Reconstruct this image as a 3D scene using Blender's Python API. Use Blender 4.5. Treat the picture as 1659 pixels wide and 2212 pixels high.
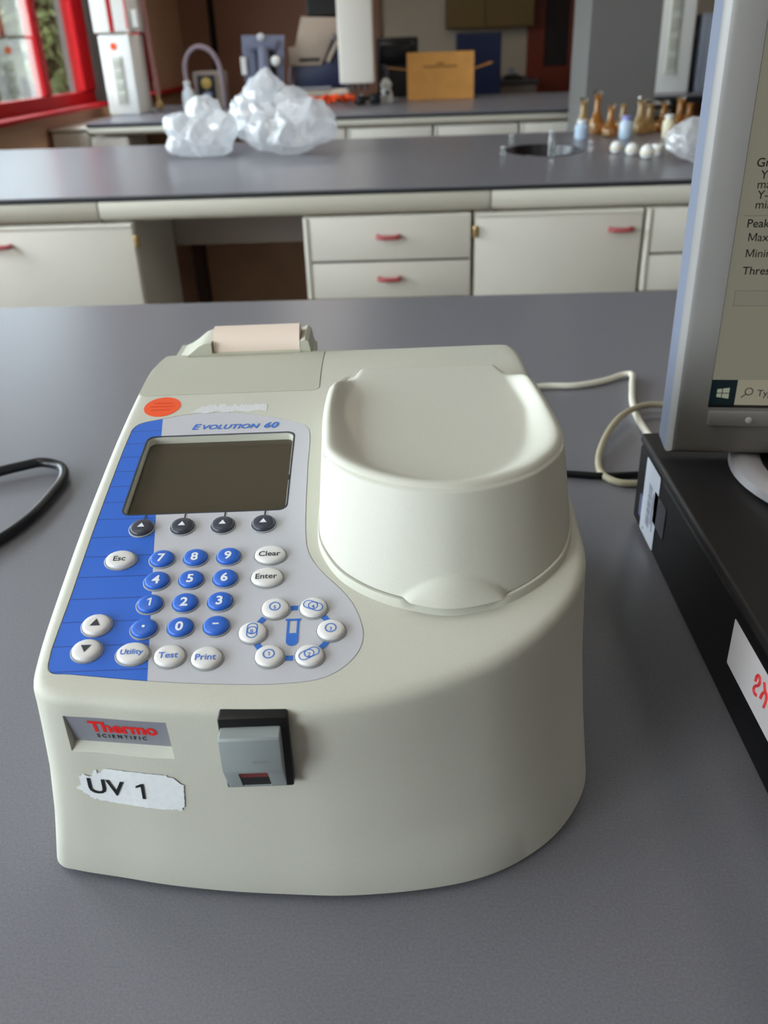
import bpy, bmesh, math, random
from mathutils import Vector, Matrix, noise
from mathutils.bvhtree import BVHTree
for o in list(bpy.data.objects): bpy.data.objects.remove(o)
SC = bpy.context.scene
COL = SC.collection
R = math.radians
BT = 0.90                      # height of every bench top above the floor
HEAD = R(2.4)                  # heading of the camera and of the instrument against the benches

# ---------------------------------------------------------------- camera
cam_d = bpy.data.cameras.new('camera'); cam = bpy.data.objects.new('camera', cam_d); COL.objects.link(cam)
cam_d.sensor_fit = 'VERTICAL'; cam_d.sensor_height = 24.0; cam_d.lens = 24.0 * 1870.0 / 2212.0
cam_d.clip_start = 0.02; cam_d.clip_end = 200
cam.matrix_world = Matrix.Translation((0, 0, BT + 0.45)) @ Matrix.Rotation(HEAD, 4, 'Z') @ Matrix.Rotation(R(90 - 28.3), 4, 'X') @ Matrix.Rotation(R(-2.1), 4, 'Z')
cam_d.dof.use_dof = True; cam_d.dof.focus_distance = 0.56; cam_d.dof.aperture_fstop = 6.4
SC.camera = cam

# ---------------------------------------------------------------- sky, daylight, exposure
wd = bpy.data.worlds.new('overcast_sky'); SC.world = wd; wd.use_nodes = True
bg = wd.node_tree.nodes['Background']; bg.inputs['Color'].default_value = (0.80, 0.90, 1.0, 1); bg.inputs['Strength'].default_value = 8.3
def daylight(y0, y1, z0, z1, power, x=-3.03):
    d = bpy.data.lights.new('daylight', 'AREA'); d.shape = 'RECTANGLE'; d.size = z1 - z0; d.size_y = y1 - y0
    d.energy = power; d.color = (0.93, 0.97, 1.0)
    o = bpy.data.objects.new('daylight', d); COL.objects.link(o)
    o.location = (x, (y0 + y1) / 2, (z0 + z1) / 2); o.rotation_euler = (0, R(-90), 0)
daylight(-3.3, -1.1, 1.05, 2.75, 108)
daylight(-0.9, 1.3, 1.05, 2.75, 10)
daylight(1.5, 4.9, 1.05, 2.75, 32)
FILL_LAMPS = [(-.9, .6), (1.6, .6), (-.9, 4.2), (1.6, 4.2), (-.9, 8.2), (1.6, 8.2)]
for lx, ly in FILL_LAMPS:                       # unseen fill lamps added under the ceiling to lift the brightness, warm white
    d = bpy.data.lights.new('fill_lamp', 'AREA'); d.shape = 'RECTANGLE'; d.size = .55; d.size_y = 1.15; d.energy = 14.0 if ly > 8 else 6.5; d.color = (1.0, .93, .86)
    o = bpy.data.objects.new('fill_lamp', d); COL.objects.link(o); o.location = (lx, ly, 2.955)
SC.view_settings.view_transform = 'Standard'; SC.view_settings.look = 'None'
SC.view_settings.gamma = 1.0; SC.view_settings.use_curve_mapping = False
SC.view_settings.exposure = 0.19

# ---------------------------------------------------------------- materials
def lin(c):
    return tuple(((v / 255.0) / 12.92 if v / 255.0 <= 0.04045 else ((v / 255.0 + 0.055) / 1.055) ** 2.4) for v in c)
def mat(name, rgb, rough=0.5, metal=0.0, spec=0.5, grain=0.0, gscale=200.0, bump=0.0, coat=0.0, trans=0.0, ior=1.45, alpha=1.0, coords='Object'):
    m = bpy.data.materials.new(name); m.use_nodes = True
    nt = m.node_tree; b = nt.nodes['Principled BSDF']
    c = lin(rgb) + (1,)
    b.inputs['Base Color'].default_value = c; b.inputs['Roughness'].default_value = rough
    b.inputs['Metallic'].default_value = metal; b.inputs['Specular IOR Level'].default_value = spec
    b.inputs['Coat Weight'].default_value = coat; b.inputs['Transmission Weight'].default_value = trans
    b.inputs['IOR'].default_value = ior; b.inputs['Alpha'].default_value = alpha
    if grain or bump:
        tc = nt.nodes.new('ShaderNodeTexCoord'); nz = nt.nodes.new('ShaderNodeTexNoise')
        nz.inputs['Scale'].default_value = gscale; nz.inputs['Detail'].default_value = 3
        nt.links.new(tc.outputs[coords], nz.inputs['Vector'])
        if grain:
            mx = nt.nodes.new('ShaderNodeMix'); mx.data_type = 'RGBA'
            mr = nt.nodes.new('ShaderNodeMapRange'); mr.inputs['From Min'].default_value = 0.3; mr.inputs['From Max'].default_value = 0.7
            nt.links.new(nz.outputs['Fac'], mr.inputs['Value']); nt.links.new(mr.outputs['Result'], mx.inputs['Factor'])
            mx.inputs['A'].default_value = tuple(v * (1 - grain) for v in c[:3]) + (1,)
            mx.inputs['B'].default_value = tuple(min(1, v * (1 + grain)) for v in c[:3]) + (1,)
            nt.links.new(mx.outputs['Result'], b.inputs['Base Color'])
        if bump:
            bp = nt.nodes.new('ShaderNodeBump'); bp.inputs['Strength'].default_value = bump; bp.inputs['Distance'].default_value = 0.001
            nt.links.new(nz.outputs['Fac'], bp.inputs['Height']); nt.links.new(bp.outputs['Normal'], b.inputs['Normal'])
    return m
def emit(name, rgb, strength):
    m = bpy.data.materials.new(name); m.use_nodes = True; b = m.node_tree.nodes['Principled BSDF']
    b.inputs['Base Color'].default_value = (0.01, 0.01, 0.01, 1); b.inputs['Roughness'].default_value = 0.35
    b.inputs['Emission Color'].default_value = lin(rgb) + (1,); b.inputs['Emission Strength'].default_value = strength
    return m

# ---------------------------------------------------------------- helpers
def obj(name, me, m=None, parent=None, loc=None, smooth=None, rot=None):
    """link a bmesh or mesh as one object"""
    if isinstance(me, bmesh.types.BMesh):
        bm = me; me = bpy.data.meshes.new(name); bm.to_mesh(me); bm.free()
    o = bpy.data.objects.new(name, me); COL.objects.link(o)
    for q in (m if isinstance(m, (list, tuple)) else [m]):
        if q: me.materials.append(q)
    if parent: o.parent = parent
    if loc is not None: o.location = loc
    if rot is not None: o.rotation_euler = rot
    if smooth is not None:
        for p in me.polygons: p.use_smooth = True
        me.set_sharp_from_angle(angle=R(smooth))
    return o
def tag(o, label, cat, group=None):
    o['label'] = label; o['category'] = cat
    if group: o['group'] = group
    return o
def thing(name, label, cat, loc=(0, 0, 0), rotz=0.0, group=None):
    o = bpy.data.objects.new(name, None); COL.objects.link(o); o.empty_display_size = 0.05
    o.location = loc; o.rotation_euler = (0, 0, rotz)
    return tag(o, label, cat, group)
def struct(o):
    o['kind'] = 'structure'; return o
def box(x0, x1, y0, y1, z0, z1, bev=0.0, seg=2, bm=None):
    new = bm is None
    if new: bm = bmesh.new()
    r = bmesh.ops.create_cube(bm, size=1.0)
    vs = r['verts']
    for v in vs: v.co = Vector(((x0 + x1) / 2 + v.co.x * (x1 - x0), (y0 + y1) / 2 + v.co.y * (y1 - y0), (z0 + z1) / 2 + v.co.z * (z1 - z0)))
    if bev:
        es = list({e for v in vs for e in v.link_edges})
        bmesh.ops.bevel(bm, geom=es, offset=bev, segments=seg, profile=0.5, affect='EDGES')
    return bm
def prism(poly, d0, d1, axis='z', bm=None, bev=0.0):
    """extrude a 2D polygon along an axis (x: poly=(y,z), y: poly=(x,z), z: poly=(x,y))"""
    if bm is None: bm = bmesh.new()
    f = {'x': lambda a, b, d: (d, a, b), 'y': lambda a, b, d: (a, d, b), 'z': lambda a, b, d: (a, b, d)}[axis]
    lo = [bm.verts.new(f(a, b, d0)) for a, b in poly]; hi = [bm.verts.new(f(a, b, d1)) for a, b in poly]
    n = len(poly); fs = [bm.faces.new(lo[::-1]), bm.faces.new(hi)]
    for i in range(n): fs.append(bm.faces.new((lo[i], lo[(i + 1) % n], hi[(i + 1) % n], hi[i])))
    bmesh.ops.recalc_face_normals(bm, faces=fs)
    if bev:
        es = [e for e in bm.edges if e.verts[0] in lo and e.verts[1] in lo or e.verts[0] in hi and e.verts[1] in hi]
        bmesh.ops.bevel(bm, geom=es, offset=bev, segments=2, profile=0.5, affect='EDGES')
    return bm
def loft(rings, cap0=True, cap1=True, bm=None, mats=None):
    if bm is None: bm = bmesh.new()
    R_ = [[bm.verts.new(p) for p in r] for r in rings]; n = len(rings[0]); fs = []
    for k in range(len(R_) - 1):
        for i in range(n):
            f = bm.faces.new((R_[k][i], R_[k][(i + 1) % n], R_[k + 1][(i + 1) % n], R_[k + 1][i]))
            if mats: f.material_index = mats[k]
            fs.append(f)
    if cap0: fs.append(bm.faces.new(R_[0][::-1]))
    if cap1:
        f = bm.faces.new(R_[-1]); fs.append(f)
        if mats: f.material_index = mats[-1]
    bmesh.ops.recalc_face_normals(bm, faces=fs)
    return bm
def lathe(prof, n=24, c=(0, 0, 0), sx=1.0, sy=1.0, bm=None, mats=None, cap0=True, cap1=True):
    rings = [[(c[0] + r * sx * math.cos(2 * math.pi * i / n), c[1] + r * sy * math.sin(2 * math.pi * i / n), c[2] + z) for i in range(n)] for r, z in prof]
    return loft(rings, cap0, cap1, bm, mats)
def catmull(pts, per=8, closed=False):
    P = [Vector(p) for p in pts]; n = len(P); out = []
    for i in range(n if closed else n - 1):
        p0, p1, p2, p3 = (P[(i - 1) % n], P[i], P[(i + 1) % n], P[(i + 2) % n]) if closed else (P[max(i - 1, 0)], P[i], P[i + 1], P[min(i + 2, n - 1)])
        t01 = max((p1 - p0).length, 1e-9) ** .5; t12 = max((p2 - p1).length, 1e-9) ** .5; t23 = max((p3 - p2).length, 1e-9) ** .5
        m1 = (p2 - p1) + t12 * ((p1 - p0) / t01 - (p2 - p0) / (t01 + t12)) if (p1 - p0).length > 1e-9 else (p2 - p1)
        m2 = (p2 - p1) + t12 * ((p3 - p2) / t23 - (p3 - p1) / (t12 + t23)) if (p3 - p2).length > 1e-9 else (p2 - p1)
        for k in range(per):
            t = k / per; a = 2 * (p1 - p2) + m1 + m2; b = -3 * (p1 - p2) - 2 * m1 - m2
            out.append(a * t ** 3 + b * t ** 2 + m1 * t + p1)
    if not closed: out.append(P[-1])
    return out
def tube(pts, r, n=10, per=8, smooth=True, bm=None):
    path = catmull(pts, per) if smooth else [Vector(p) for p in pts]
    rad = r if callable(r) else (lambda t: r)
    rings = []; up = Vector((0, 0, 1)); prev = None
    for i, p in enumerate(path):
        d = (path[min(i + 1, len(path) - 1)] - path[max(i - 1, 0)]).normalized()
        if prev is None:
            a = d.cross(up if abs(d.z) < .9 else Vector((1, 0, 0))).normalized()
        else:
            a = (prev - d * prev.dot(d)).normalized()
        prev = a; b = d.cross(a); q = rad(i / (len(path) - 1))
        rings.append([p + (a * math.cos(2 * math.pi * k / n) + b * math.sin(2 * math.pi * k / n)) * q for k in range(n)])
    return loft(rings, bm=bm)
def rrect(x0, x1, y0, y1, r, seg=5):
    P = []
    for cx, cy, a in ((x1 - r, y0 + r, -90), (x1 - r, y1 - r, 0), (x0 + r, y1 - r, 90), (x0 + r, y0 + r, 180)):
        for k in range(seg + 1):
            t = R(a + 90 * k / seg); P.append((cx + r * math.cos(t), cy + r * math.sin(t)))
    return P
def text2d(s, size, align='CENTER', shear=0.0, bold=0.0, space=1.0, sx=1.0):
    """flat mesh of a word: (verts2d, faces), baseline at y=0"""
    c = bpy.data.curves.new('word', 'FONT'); c.body = s; c.size = 1.0; c.align_x = align; c.shear = shear
    c.offset = bold; c.space_character = space; c.resolution_u = 3; c.fill_mode = 'FRONT'
    o = bpy.data.objects.new('word', c); COL.objects.link(o)
    dg = bpy.context.evaluated_depsgraph_get(); me = bpy.data.meshes.new_from_object(o.evaluated_get(dg))
    V = [(v.co.x * sx * size, v.co.y * size) for v in me.vertices]; F = [tuple(p.vertices) for p in me.polygons]
    bpy.data.objects.remove(o); bpy.data.curves.remove(c); bpy.data.meshes.remove(me)
    return V, F
def text_bm(V, F, f, bm=None, flip=False):
    if bm is None: bm = bmesh.new()
    vs = [bm.verts.new(f(*p)) for p in V]
    for q in F:
        try: bm.faces.new([vs[i] for i in (q[::-1] if flip else q)])
        except ValueError: pass
    return bm
def boolean(o, cutters):
    for c in cutters:
        c.parent = o.parent
        md = o.modifiers.new('cut', 'BOOLEAN'); md.operation = 'DIFFERENCE'; md.solver = 'EXACT'; md.object = c
    bpy.context.view_layer.update(); dg = bpy.context.evaluated_depsgraph_get(); me = bpy.data.meshes.new_from_object(o.evaluated_get(dg))
    old = o.data; o.modifiers.clear(); o.data = me
    for c in cutters:
        d = c.data; bpy.data.objects.remove(c); bpy.data.meshes.remove(d)
    bpy.data.meshes.remove(old)
    return o
def copy_tree(o, parent=None):
    c = o.copy(); COL.objects.link(c)
    if parent: c.parent = parent
    for ch in list(o.children): copy_tree(ch, c)
    return c

# ================================================================ the instrument's body shape
U0, V0 = -0.04, 0.56           # where the instrument stands on the bench, in front of the viewer
DKV = [.30, .366, .463, .521, .590, .654, .69, .723, .766, .80]
DKW = [.1465, .159, .1815, .193, .2045, .2120, .2140, .2130, .2075, .200]
def deck(v):
    """height of the sloping top of the instrument over the bench"""
    v = min(max(v, DKV[0]), DKV[-1])
    i = max(k for k in range(len(DKV) - 1) if DKV[k] <= v)
    def sl(k):
        a, b = max(k - 1, 0), min(k + 1, len(DKV) - 1); return (DKW[b] - DKW[a]) / (DKV[b] - DKV[a])
    h = DKV[i + 1] - DKV[i]; t = (v - DKV[i]) / h
    return (2 * t**3 - 3 * t**2 + 1) * DKW[i] + (t**3 - 2 * t**2 + t) * h * sl(i) + (-2 * t**3 + 3 * t**2) * DKW[i + 1] + (t**3 - t**2) * h * sl(i + 1)
def L(u, v, w): return Vector((u - U0, v - V0, w))
TOP = [(-.1945, .46), (-.1935, .385), (-.1905, .3655), (-.1850, .3590), (-.1765, .3555), (-.1547, .3523), (-.1299, .3482), (-.0935, .3443), (-.0578, .3421), (-.0342, .3419), (-.0105, .3443), (.0135, .3497), (.0382, .3586), (.0590, .3684), (.0783, .3816), (.0935, .3956), (.1070, .4121), (.1161, .4285), (.1212, .4460), (.1225, .480), (.1225, .56), (.1225, .66), (.1220, .745), (.1195, .7605), (.1120, .7650), (.02, .7650), (-.08, .7650), (-.180, .7650), (-.1905, .7610), (-.1945, .748), (-.1945, .65), (-.1945, .55)]
BOT = [(-.2170, .47), (-.2165, .405), (-.2150, .384), (-.2100, .3753), (-.1990, .3716), (-.1700, .3651), (-.1400, .3584), (-.1000, .3520), (-.0600, .3480), (-.0350, .3462), (-.0100, .3465), (.0160, .3485), (.0430, .3530), (.0650, .3605), (.0870, .3730), (.1045, .3880), (.1190, .4070), (.1285, .4250), (.1335, .4450), (.1350, .480), (.1350, .56), (.1350, .66), (.1340, .755), (.1310, .7700), (.1220, .7750), (.02, .7750), (-.08, .7750), (-.195, .7750), (-.2105, .7710), (-.2165, .756), (-.2170, .66), (-.2170, .56)]
def inset(P, d):
    n = len(P); out = []
    for i in range(n):
        a, b = P[i - 1], P[(i + 1) % n]; t = (Vector(b) - Vector(a)).normalized(); out.append(Vector(P[i]) + Vector((-t.y, t.x)) * d)
    return out
def body_bm():
    T = catmull(TOP, 7, True); B = catmull(BOT, 7, True); n = len(T)
    rings = []
    Bi = inset(B, .022); rings.append([L(p.x, p.y, .0055) for p in Bi])
    Bi = inset(B, .004); rings.append([L(p.x, p.y, .0030) for p in Bi])
    Bi = inset(B, .0010); rings.append([L(p.x, p.y, .0040) for p in Bi])
    r = .0065; w0 = .0065
    lv = [(0, 0), (.2, .29), (.32, .46), (.326, .468), (.6, .78), (.8, .91), (.94, .985), (1, 1)]
    for h, s in lv:
        ring = []
        for b, t in zip(B, T):
            top = deck(t.y) - r; p = b.lerp(t, s); ring.append(L(p.x, p.y, w0 + (top - w0) * h))
        rings.append(ring)
    for k in range(1, 5):
        a = R(90 * k / 4); I = inset(T, r * (1 - math.cos(a)))
        rings.append([L(p.x, p.y, deck(p.y) - r + r * math.sin(a)) for p in I])
    I = inset(T, r); c = Vector((-.035, .56))
    for k in range(1, 26):
        q = 1 - k / 26
        rings.append([L(*(c + (p - c) * q), deck((c + (p - c) * q).y)) for p in I])
    return loft(rings)

# ---------------------------------------------------------------- material set
M = {}
M['body'] = mat('instrument_plastic', (200, 199, 186), 0.52, grain=0.025, gscale=900, bump=0.06)
M['cover'] = mat('cover_plastic', (189, 189, 173), 0.55, grain=0.02, gscale=900, bump=0.05)
M['lid'] = mat('lid_plastic', (201, 200, 188), 0.5, grain=0.02, gscale=900, bump=0.05)
M['panel'] = mat('panel_grey', (196, 196, 203), 0.45)
M['white_key'] = mat('white_key', (226, 224, 222), 0.35)
M['blue_key'] = mat('blue_key', (48, 104, 205), 0.35)
M['dark_key'] = mat('dark_key', (62, 64, 76), 0.35)
M['key_rim'] = mat('key_rim', (150, 152, 154), 0.45)
M['ink_white'] = mat('ink_white', (235, 238, 245), 0.6)
M['ink_dark'] = mat('ink_dark', (48, 52, 62), 0.6)
M['ink_black'] = mat('ink_black', (14, 18, 20), 0.6)
M['ink_blue'] = mat('ink_blue', (52, 112, 205), 0.6)
M['ink_red'] = mat('ink_red', (232, 24, 22), 0.5)
M['orange'] = mat('orange_paper', (246, 84, 22), 0.55)
M['orange_ink'] = mat('orange_ink', (216, 64, 16), 0.6)
M['lcd'] = mat('lcd_glass', (74, 66, 52), 0.16, spec=0.5)
M['slot'] = mat('slot_dark', (26, 26, 28), 0.5)
M['black'] = mat('black_plastic', (13, 13, 15), 0.42)
M['lever'] = mat('lever_grey', (152, 160, 160), 0.42)
M['red_glass'] = mat('red_window', (120, 14, 22), 0.3)
M['badge'] = mat('badge_silver', (150, 152, 162), 0.38, metal=0.3)
M['sticker'] = mat('sticker_paper', (232, 236, 238), 0.6, grain=0.03, gscale=300)
M['chalk'] = mat('label_residue', (214, 214, 216), 0.7, grain=0.06, gscale=600)
M['paper'] = mat('thermal_paper', (238, 220, 206), 0.7)
M['rubber'] = mat('rubber', (24, 24, 26), 0.7)
# blue band with fine dark rules that crowd towards the front
m = mat('blue_band', (44, 104, 208), 0.45); M['blue'] = m
nt = m.node_tree; b = nt.nodes['Principled BSDF']; tc = nt.nodes.new('ShaderNodeTexCoord'); sx = nt.nodes.new('ShaderNodeSeparateXYZ')
nt.links.new(tc.outputs['Object'], sx.inputs[0])
m1 = nt.nodes.new('ShaderNodeMath'); m1.operation = 'MULTIPLY'; m1.inputs[1].default_value = 1 / 0.0172; nt.links.new(sx.outputs['Y'], m1.inputs[0])
m2 = nt.nodes.new('ShaderNodeMath'); m2.operation = 'FRACT'; nt.links.new(m1.outputs[0], m2.inputs[0])
m3 = nt.nodes.new('ShaderNodeMath'); m3.operation = 'LESS_THAN'; m3.inputs[1].default_value = 0.035; nt.links.new(m2.outputs[0], m3.inputs[0])
mx = nt.nodes.new('ShaderNodeMix'); mx.data_type = 'RGBA'; nt.links.new(m3.outputs[0], mx.inputs['Factor'])
mx.inputs['A'].default_value = lin((44, 104, 208)) + (1,); mx.inputs['B'].default_value = lin((26, 66, 150)) + (1,)
nt.links.new(mx.outputs['Result'], b.inputs['Base Color'])

# ================================================================ the spectrophotometer
ca, sa = math.cos(HEAD), math.sin(HEAD)
spec = thing('spectrophotometer', 'cream benchtop spectrophotometer with blue and grey keypad and domed sample lid', 'lab instrument',
             (ca * U0 - sa * V0, sa * U0 + ca * V0, BT), HEAD)
body = obj('body', body_bm(), M['body'], spec)

def deck_patch(outline, holes=(), off=0.0, down=0.0, up=None, step=.008):
    """a sheet that follows the sloping top; down: thickness below it (up: reach above, for a cutter)"""
    bm = bmesh.new(); es = []
    for P in [outline] + list(holes):
        vs = [bm.verts.new((p[0], p[1], 0)) for p in P]
        es += [bm.edges.new((vs[i], vs[(i + 1) % len(vs)])) for i in range(len(vs))]
    bmesh.ops.triangle_fill(bm, use_beauty=True, edges=es)
    lo = min(p[1] for p in outline); hi = max(p[1] for p in outline); v = lo + step
    while v < hi - step * .4:
        bmesh.ops.bisect_plane(bm, geom=bm.verts[:] + bm.edges[:] + bm.faces[:], plane_co=(0, v, 0), plane_no=(0, 1, 0), dist=1e-6); v += step
    for f in bm.faces:
        if f.normal.z < 0: f.normal_flip()
    for f in bm.faces: f.normal_update()
    top = up if up is not None else 0.0
    if down or up is not None:
        g = bmesh.ops.extrude_face_region(bm, geom=bm.faces[:])
        ups = {e for e in g['geom'] if isinstance(e, bmesh.types.BMVert)}
        for w in bm.verts:
            w.co = L(w.co.x, w.co.y, deck(w.co.y) + off + (top if w in ups else -down))
        bmesh.ops.recalc_face_normals(bm, faces=bm.faces[:])
    else:
        for w in bm.verts: w.co = L(w.co.x, w.co.y, deck(w.co.y) + off)
        for f in bm.faces:
            f.normal_update()
            if f.normal.z < 0: f.normal_flip()
    return bm
def grow(P, d):
    return [tuple(p) for p in inset([tuple(q) for q in P], -d)]
# keypad outline (u,v) counter-clockwise
PAN = [(-.1842, .3765), (-.1815, .3712), (-.1713, .3697), (-.1254, .3630), (-.0883, .3594), (-.0541, .3584), (-.0348, .3613), (-.0232, .3690), (-.0162, .3790), (-.0141, .3885), (-.0155, .3990), (-.0200, .4120), (-.0265, .4225), (-.0398, .4395), (-.0470, .4540), (-.0495, .4700), (-.0506, .4947), (-.0515, .5400), (-.0525, .5868), (-.0560, .5945), (-.0640, .6000), (-.0916, .6125), (-.1205, .6190), (-.1482, .6164), (-.1643, .6115), (-.1795, .6055), (-.1835, .5985), (-.1840, .5900), (-.1842, .5000), (-.1842, .4300)]
PAN = [tuple(p) for p in catmull([(a, b, 0) for a, b in PAN], 4, True)]; PAN = [(p[0], p[1]) for p in PAN]
SCR = rrect(-.1690, -.0640, .4960, .5850, .005)
PCV = rrect(-.1915, -.0480, .6510, .7640, .006)
cut = []
cut.append(obj('cut', deck_patch(grow(PAN, .0006), (), 0, .0008, .02)))
cut.append(obj('cut', deck_patch(SCR, (), 0, .0062, .02)))
cut.append(obj('cut', deck_patch(grow(PCV, .0007), (), 0, .0022, .02)))
# slanted nameplate recess in the front and a slit under the printer
BV = BVHTree.FromObject(body, bpy.context.evaluated_depsgraph_get())
def front(u, w, off=0.0):
    """point on the front of the body at (u, w), standing off by off"""
    h = BV.ray_cast(L(u, .0, w), Vector((0, 1, 0)))
    return h[0] + h[1] * off
rec = bmesh.new()
a = [front(-.1750, .1445, .004), front(-.1165, .1445, .004), front(-.1165, .1160, .0015), front(-.1750, .1160, .0015)]
bb = [front(-.1735, .1432, -.0012), front(-.1180, .1432, -.0012), front(-.1180, .1222, -.0045), front(-.1735, .1222, -.0045)]
loft([a, bb], bm=rec); bmesh.ops.recalc_face_normals(rec, faces=rec.faces[:])
cut.append(obj('cut', rec))
boolean(body, cut)
for p in body.data.polygons: p.use_smooth = True
body.data.set_sharp_from_angle(angle=R(28))

# split of the keypad: blue band on the left, grey on the right
BL = [(-.1643, .6200), (-.1641, .5980), (-.1590, .5400), (-.1540, .4868), (-.1494, .4528), (-.1452, .4350), (-.1429, .4190), (-.1390, .4020), (-.1352, .3883), (-.1262, .3550)]
def bx(v):
    for (u0, v0), (u1, v1) in zip(BL, BL[1:]):
        if v0 >= v >= v1: return u0 + (u1 - u0) * (v0 - v) / (v0 - v1)
    return BL[-1][0]
def clip(P, keep_left):
    out = []
    for i in range(len(P)):
        p, q = P[i], P[(i + 1) % len(P)]
        dp, dq = p[0] - bx(p[1]), q[0] - bx(q[1])
        ip = dp <= 0 if keep_left else dp >= 0
        if ip: out.append(p)
        if (dp < 0) != (dq < 0):
            t = dp / (dp - dq); out.append((p[0] + (q[0] - p[0]) * t, p[1] + (q[1] - p[1]) * t))
    return out
SCRh = rrect(-.1698, -.0632, .4952, .5858, .0055)
def side_patch(left, off, down):
    # the half-panel, its inner edge following the wavy split, minus the screen
    C = clip(PAN, left)
    bmx = deck_patch(C, (), off, down)
    return bmx
pl = obj('keypad_panel', side_patch(False, -.0001, .0006), M['panel'], spec)
pb = obj('blue_band', side_patch(True, -.0001, .0006), M['blue'], spec)
for o in (pl, pb):
    boolean(o, [obj('cut', deck_patch(SCRh, (), 0, .01, .02))])
    for p in o.data.polygons: p.use_smooth = True
    o.data.set_sharp_from_angle(angle=R(28))
obj('screen', deck_patch(rrect(-.1685, -.0645, .4965, .5845, .005), (), -.0052, .0008), M['lcd'], spec, smooth=28)['label'] = 'unlit dark olive display window'
# printed outline round the screen and ticks down to the soft keys
fr = obj('screen_border', deck_patch(rrect(-.1706, -.0624, .4944, .5866, .006), (), 0.0, .0003), M['ink_dark'], spec)
boolean(fr, [obj('cut', deck_patch(rrect(-.1695, -.0635, .4955, .5855, .0055), (), 0, .01, .02))])

# ---- keys
def dome(rx, ry, h, flat=.62):
    prof = [(1.13, 0), (1.12, .0007), (1.05, .0010), (1.02, .0006), (1.0, .0006), (.985, h * .45), (.93, h * .78), (.82, h * .93), (.5, h * .99), (.2, h)]
    n = 36; rings = [[(r * rx * math.cos(2 * math.pi * i / n), r * ry * math.sin(2 * math.pi * i / n), z) for i in range(n)] for r, z in prof]
    return loft(rings, mats=[1, 1, 1, 1, 0, 0, 0, 0, 0, 0])
def dome_z(x, y, rx, ry, h):
    r = math.hypot(x / rx, y / ry)
    for (r0, z0), (r1, z1) in zip([(0, 1), (.2, 1), (.5, .99), (.82, .93), (.93, .78)], [(.2, 1), (.5, .99), (.82, .93), (.93, .78), (1, .45)]):
        if r <= r1: return h * (z0 + (z1 - z0) * (r - r0) / (r1 - r0))
    return 0
KEYMESH = {}
def key(name, u, v, rx, ry, main, h=.0032):
    kk = (rx, ry, main)
    slope = math.atan2(deck(v + .006) - deck(v - .006), .012)
    if kk not in KEYMESH:
        o = obj(name, dome(rx, ry, h), (M[main], M['key_rim']), spec, smooth=40); KEYMESH[kk] = o.data
    else:
        o = bpy.data.objects.new(name, KEYMESH[kk]); COL.objects.link(o); o.parent = spec
    o.location = L(u, v, deck(v) - .0001); o.rotation_euler = (slope, 0, 0)
    return o, (rx, ry, h)
def legend(k, dims, s, size, ink, bold=.0, sx=1.0, shear=0.0, name='legend', dy=-.0008):
    V, F = text2d(s, size, bold=bold, sx=sx, shear=shear)
    cy = (max(p[1] for p in V) + min(p[1] for p in V)) / 2; cx = (max(p[0] for p in V) + min(p[0] for p in V)) / 2
    return obj(name, text_bm(V, F, lambda x, y: (x - cx, y - cy + dy, dome_z(x - cx, y - cy + dy, *dims) + .00012)), M[ink], k)
def poly_mark(k, dims, polys, ink, name='symbol'):
    bm = bmesh.new()
    for P in polys:
        vs = [bm.verts.new((x, y, dome_z(x, y, *dims) + .00012)) for x, y in P]; f = bm.faces.new(vs); f.normal_update()
        if f.normal.z < 0: f.normal_flip()
    return obj(name, bm, M[ink], k)
def ring_polys(f, w, n=28):
    """ring strip quads along a closed path f(t) -> (x,y)"""
    P = [f(i / n) for i in range(n)]; Q = inset(P, w)
    return [(tuple(P[i]), tuple(P[(i + 1) % n]), tuple(Q[(i + 1) % n]), tuple(Q[i])) for i in range(n)]
def circ(r, cx=0, cy=0): return lambda t: (cx + r * math.cos(2 * math.pi * t), cy + r * math.sin(2 * math.pi * t))
def stadium(l, r, a):
    P = []
    for k in range(15): P.append((l + r * math.cos(R(-90 + 180 * k / 14)), r * math.sin(R(-90 + 180 * k / 14))))
    for k in range(15): P.append((-l + r * math.cos(R(90 + 180 * k / 14)), r * math.sin(R(90 + 180 * k / 14))))
    return [(x * math.cos(a) - y * math.sin(a), x * math.sin(a) + y * math.cos(a)) for x, y in P]
def path_polys(P, w):
    Q = inset(P, w); n = len(P)
    return [(tuple(P[i]), tuple(P[(i + 1) % n]), tuple(Q[(i + 1) % n]), tuple(Q[i])) for i in range(n)]
def one_glyph(h, x=0, y=0, t=.17):
    return [[(x + .02 * h, y - h / 2), (x + (.02 + t) * h, y - h / 2), (x + (.02 + t) * h, y + h / 2), (x + .06 * h, y + h / 2), (x + .02 * h, y + .30 * h)],
            [(x + .02 * h, y + .30 * h), (x + .06 * h, y + h / 2), (x - .22 * h, y + .31 * h), (x - .22 * h, y + .31 * h - t * .85 * h)]]
for u in (-.1537, -.1280, -.1023, -.0765):
    k, dm = key('soft_key', u, .4808, .0074, .0074, 'dark_key')
    poly_mark(k, dm, [[(-.0023, -.0014), (.0023, -.0014), (0, .0026)]], 'ink_white', 'arrow')
    tk = bmesh.new(); w = .0005
    for z in (0,): tk.faces.new([tk.verts.new(L(a, b_, deck(b_) + .0003)) for a, b_ in ((u - w, .4880), (u + w, .4880), (u + w, .4945), (u - w, .4945))])
    obj('tick_line', tk, M['ink_dark'], spec)
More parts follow.
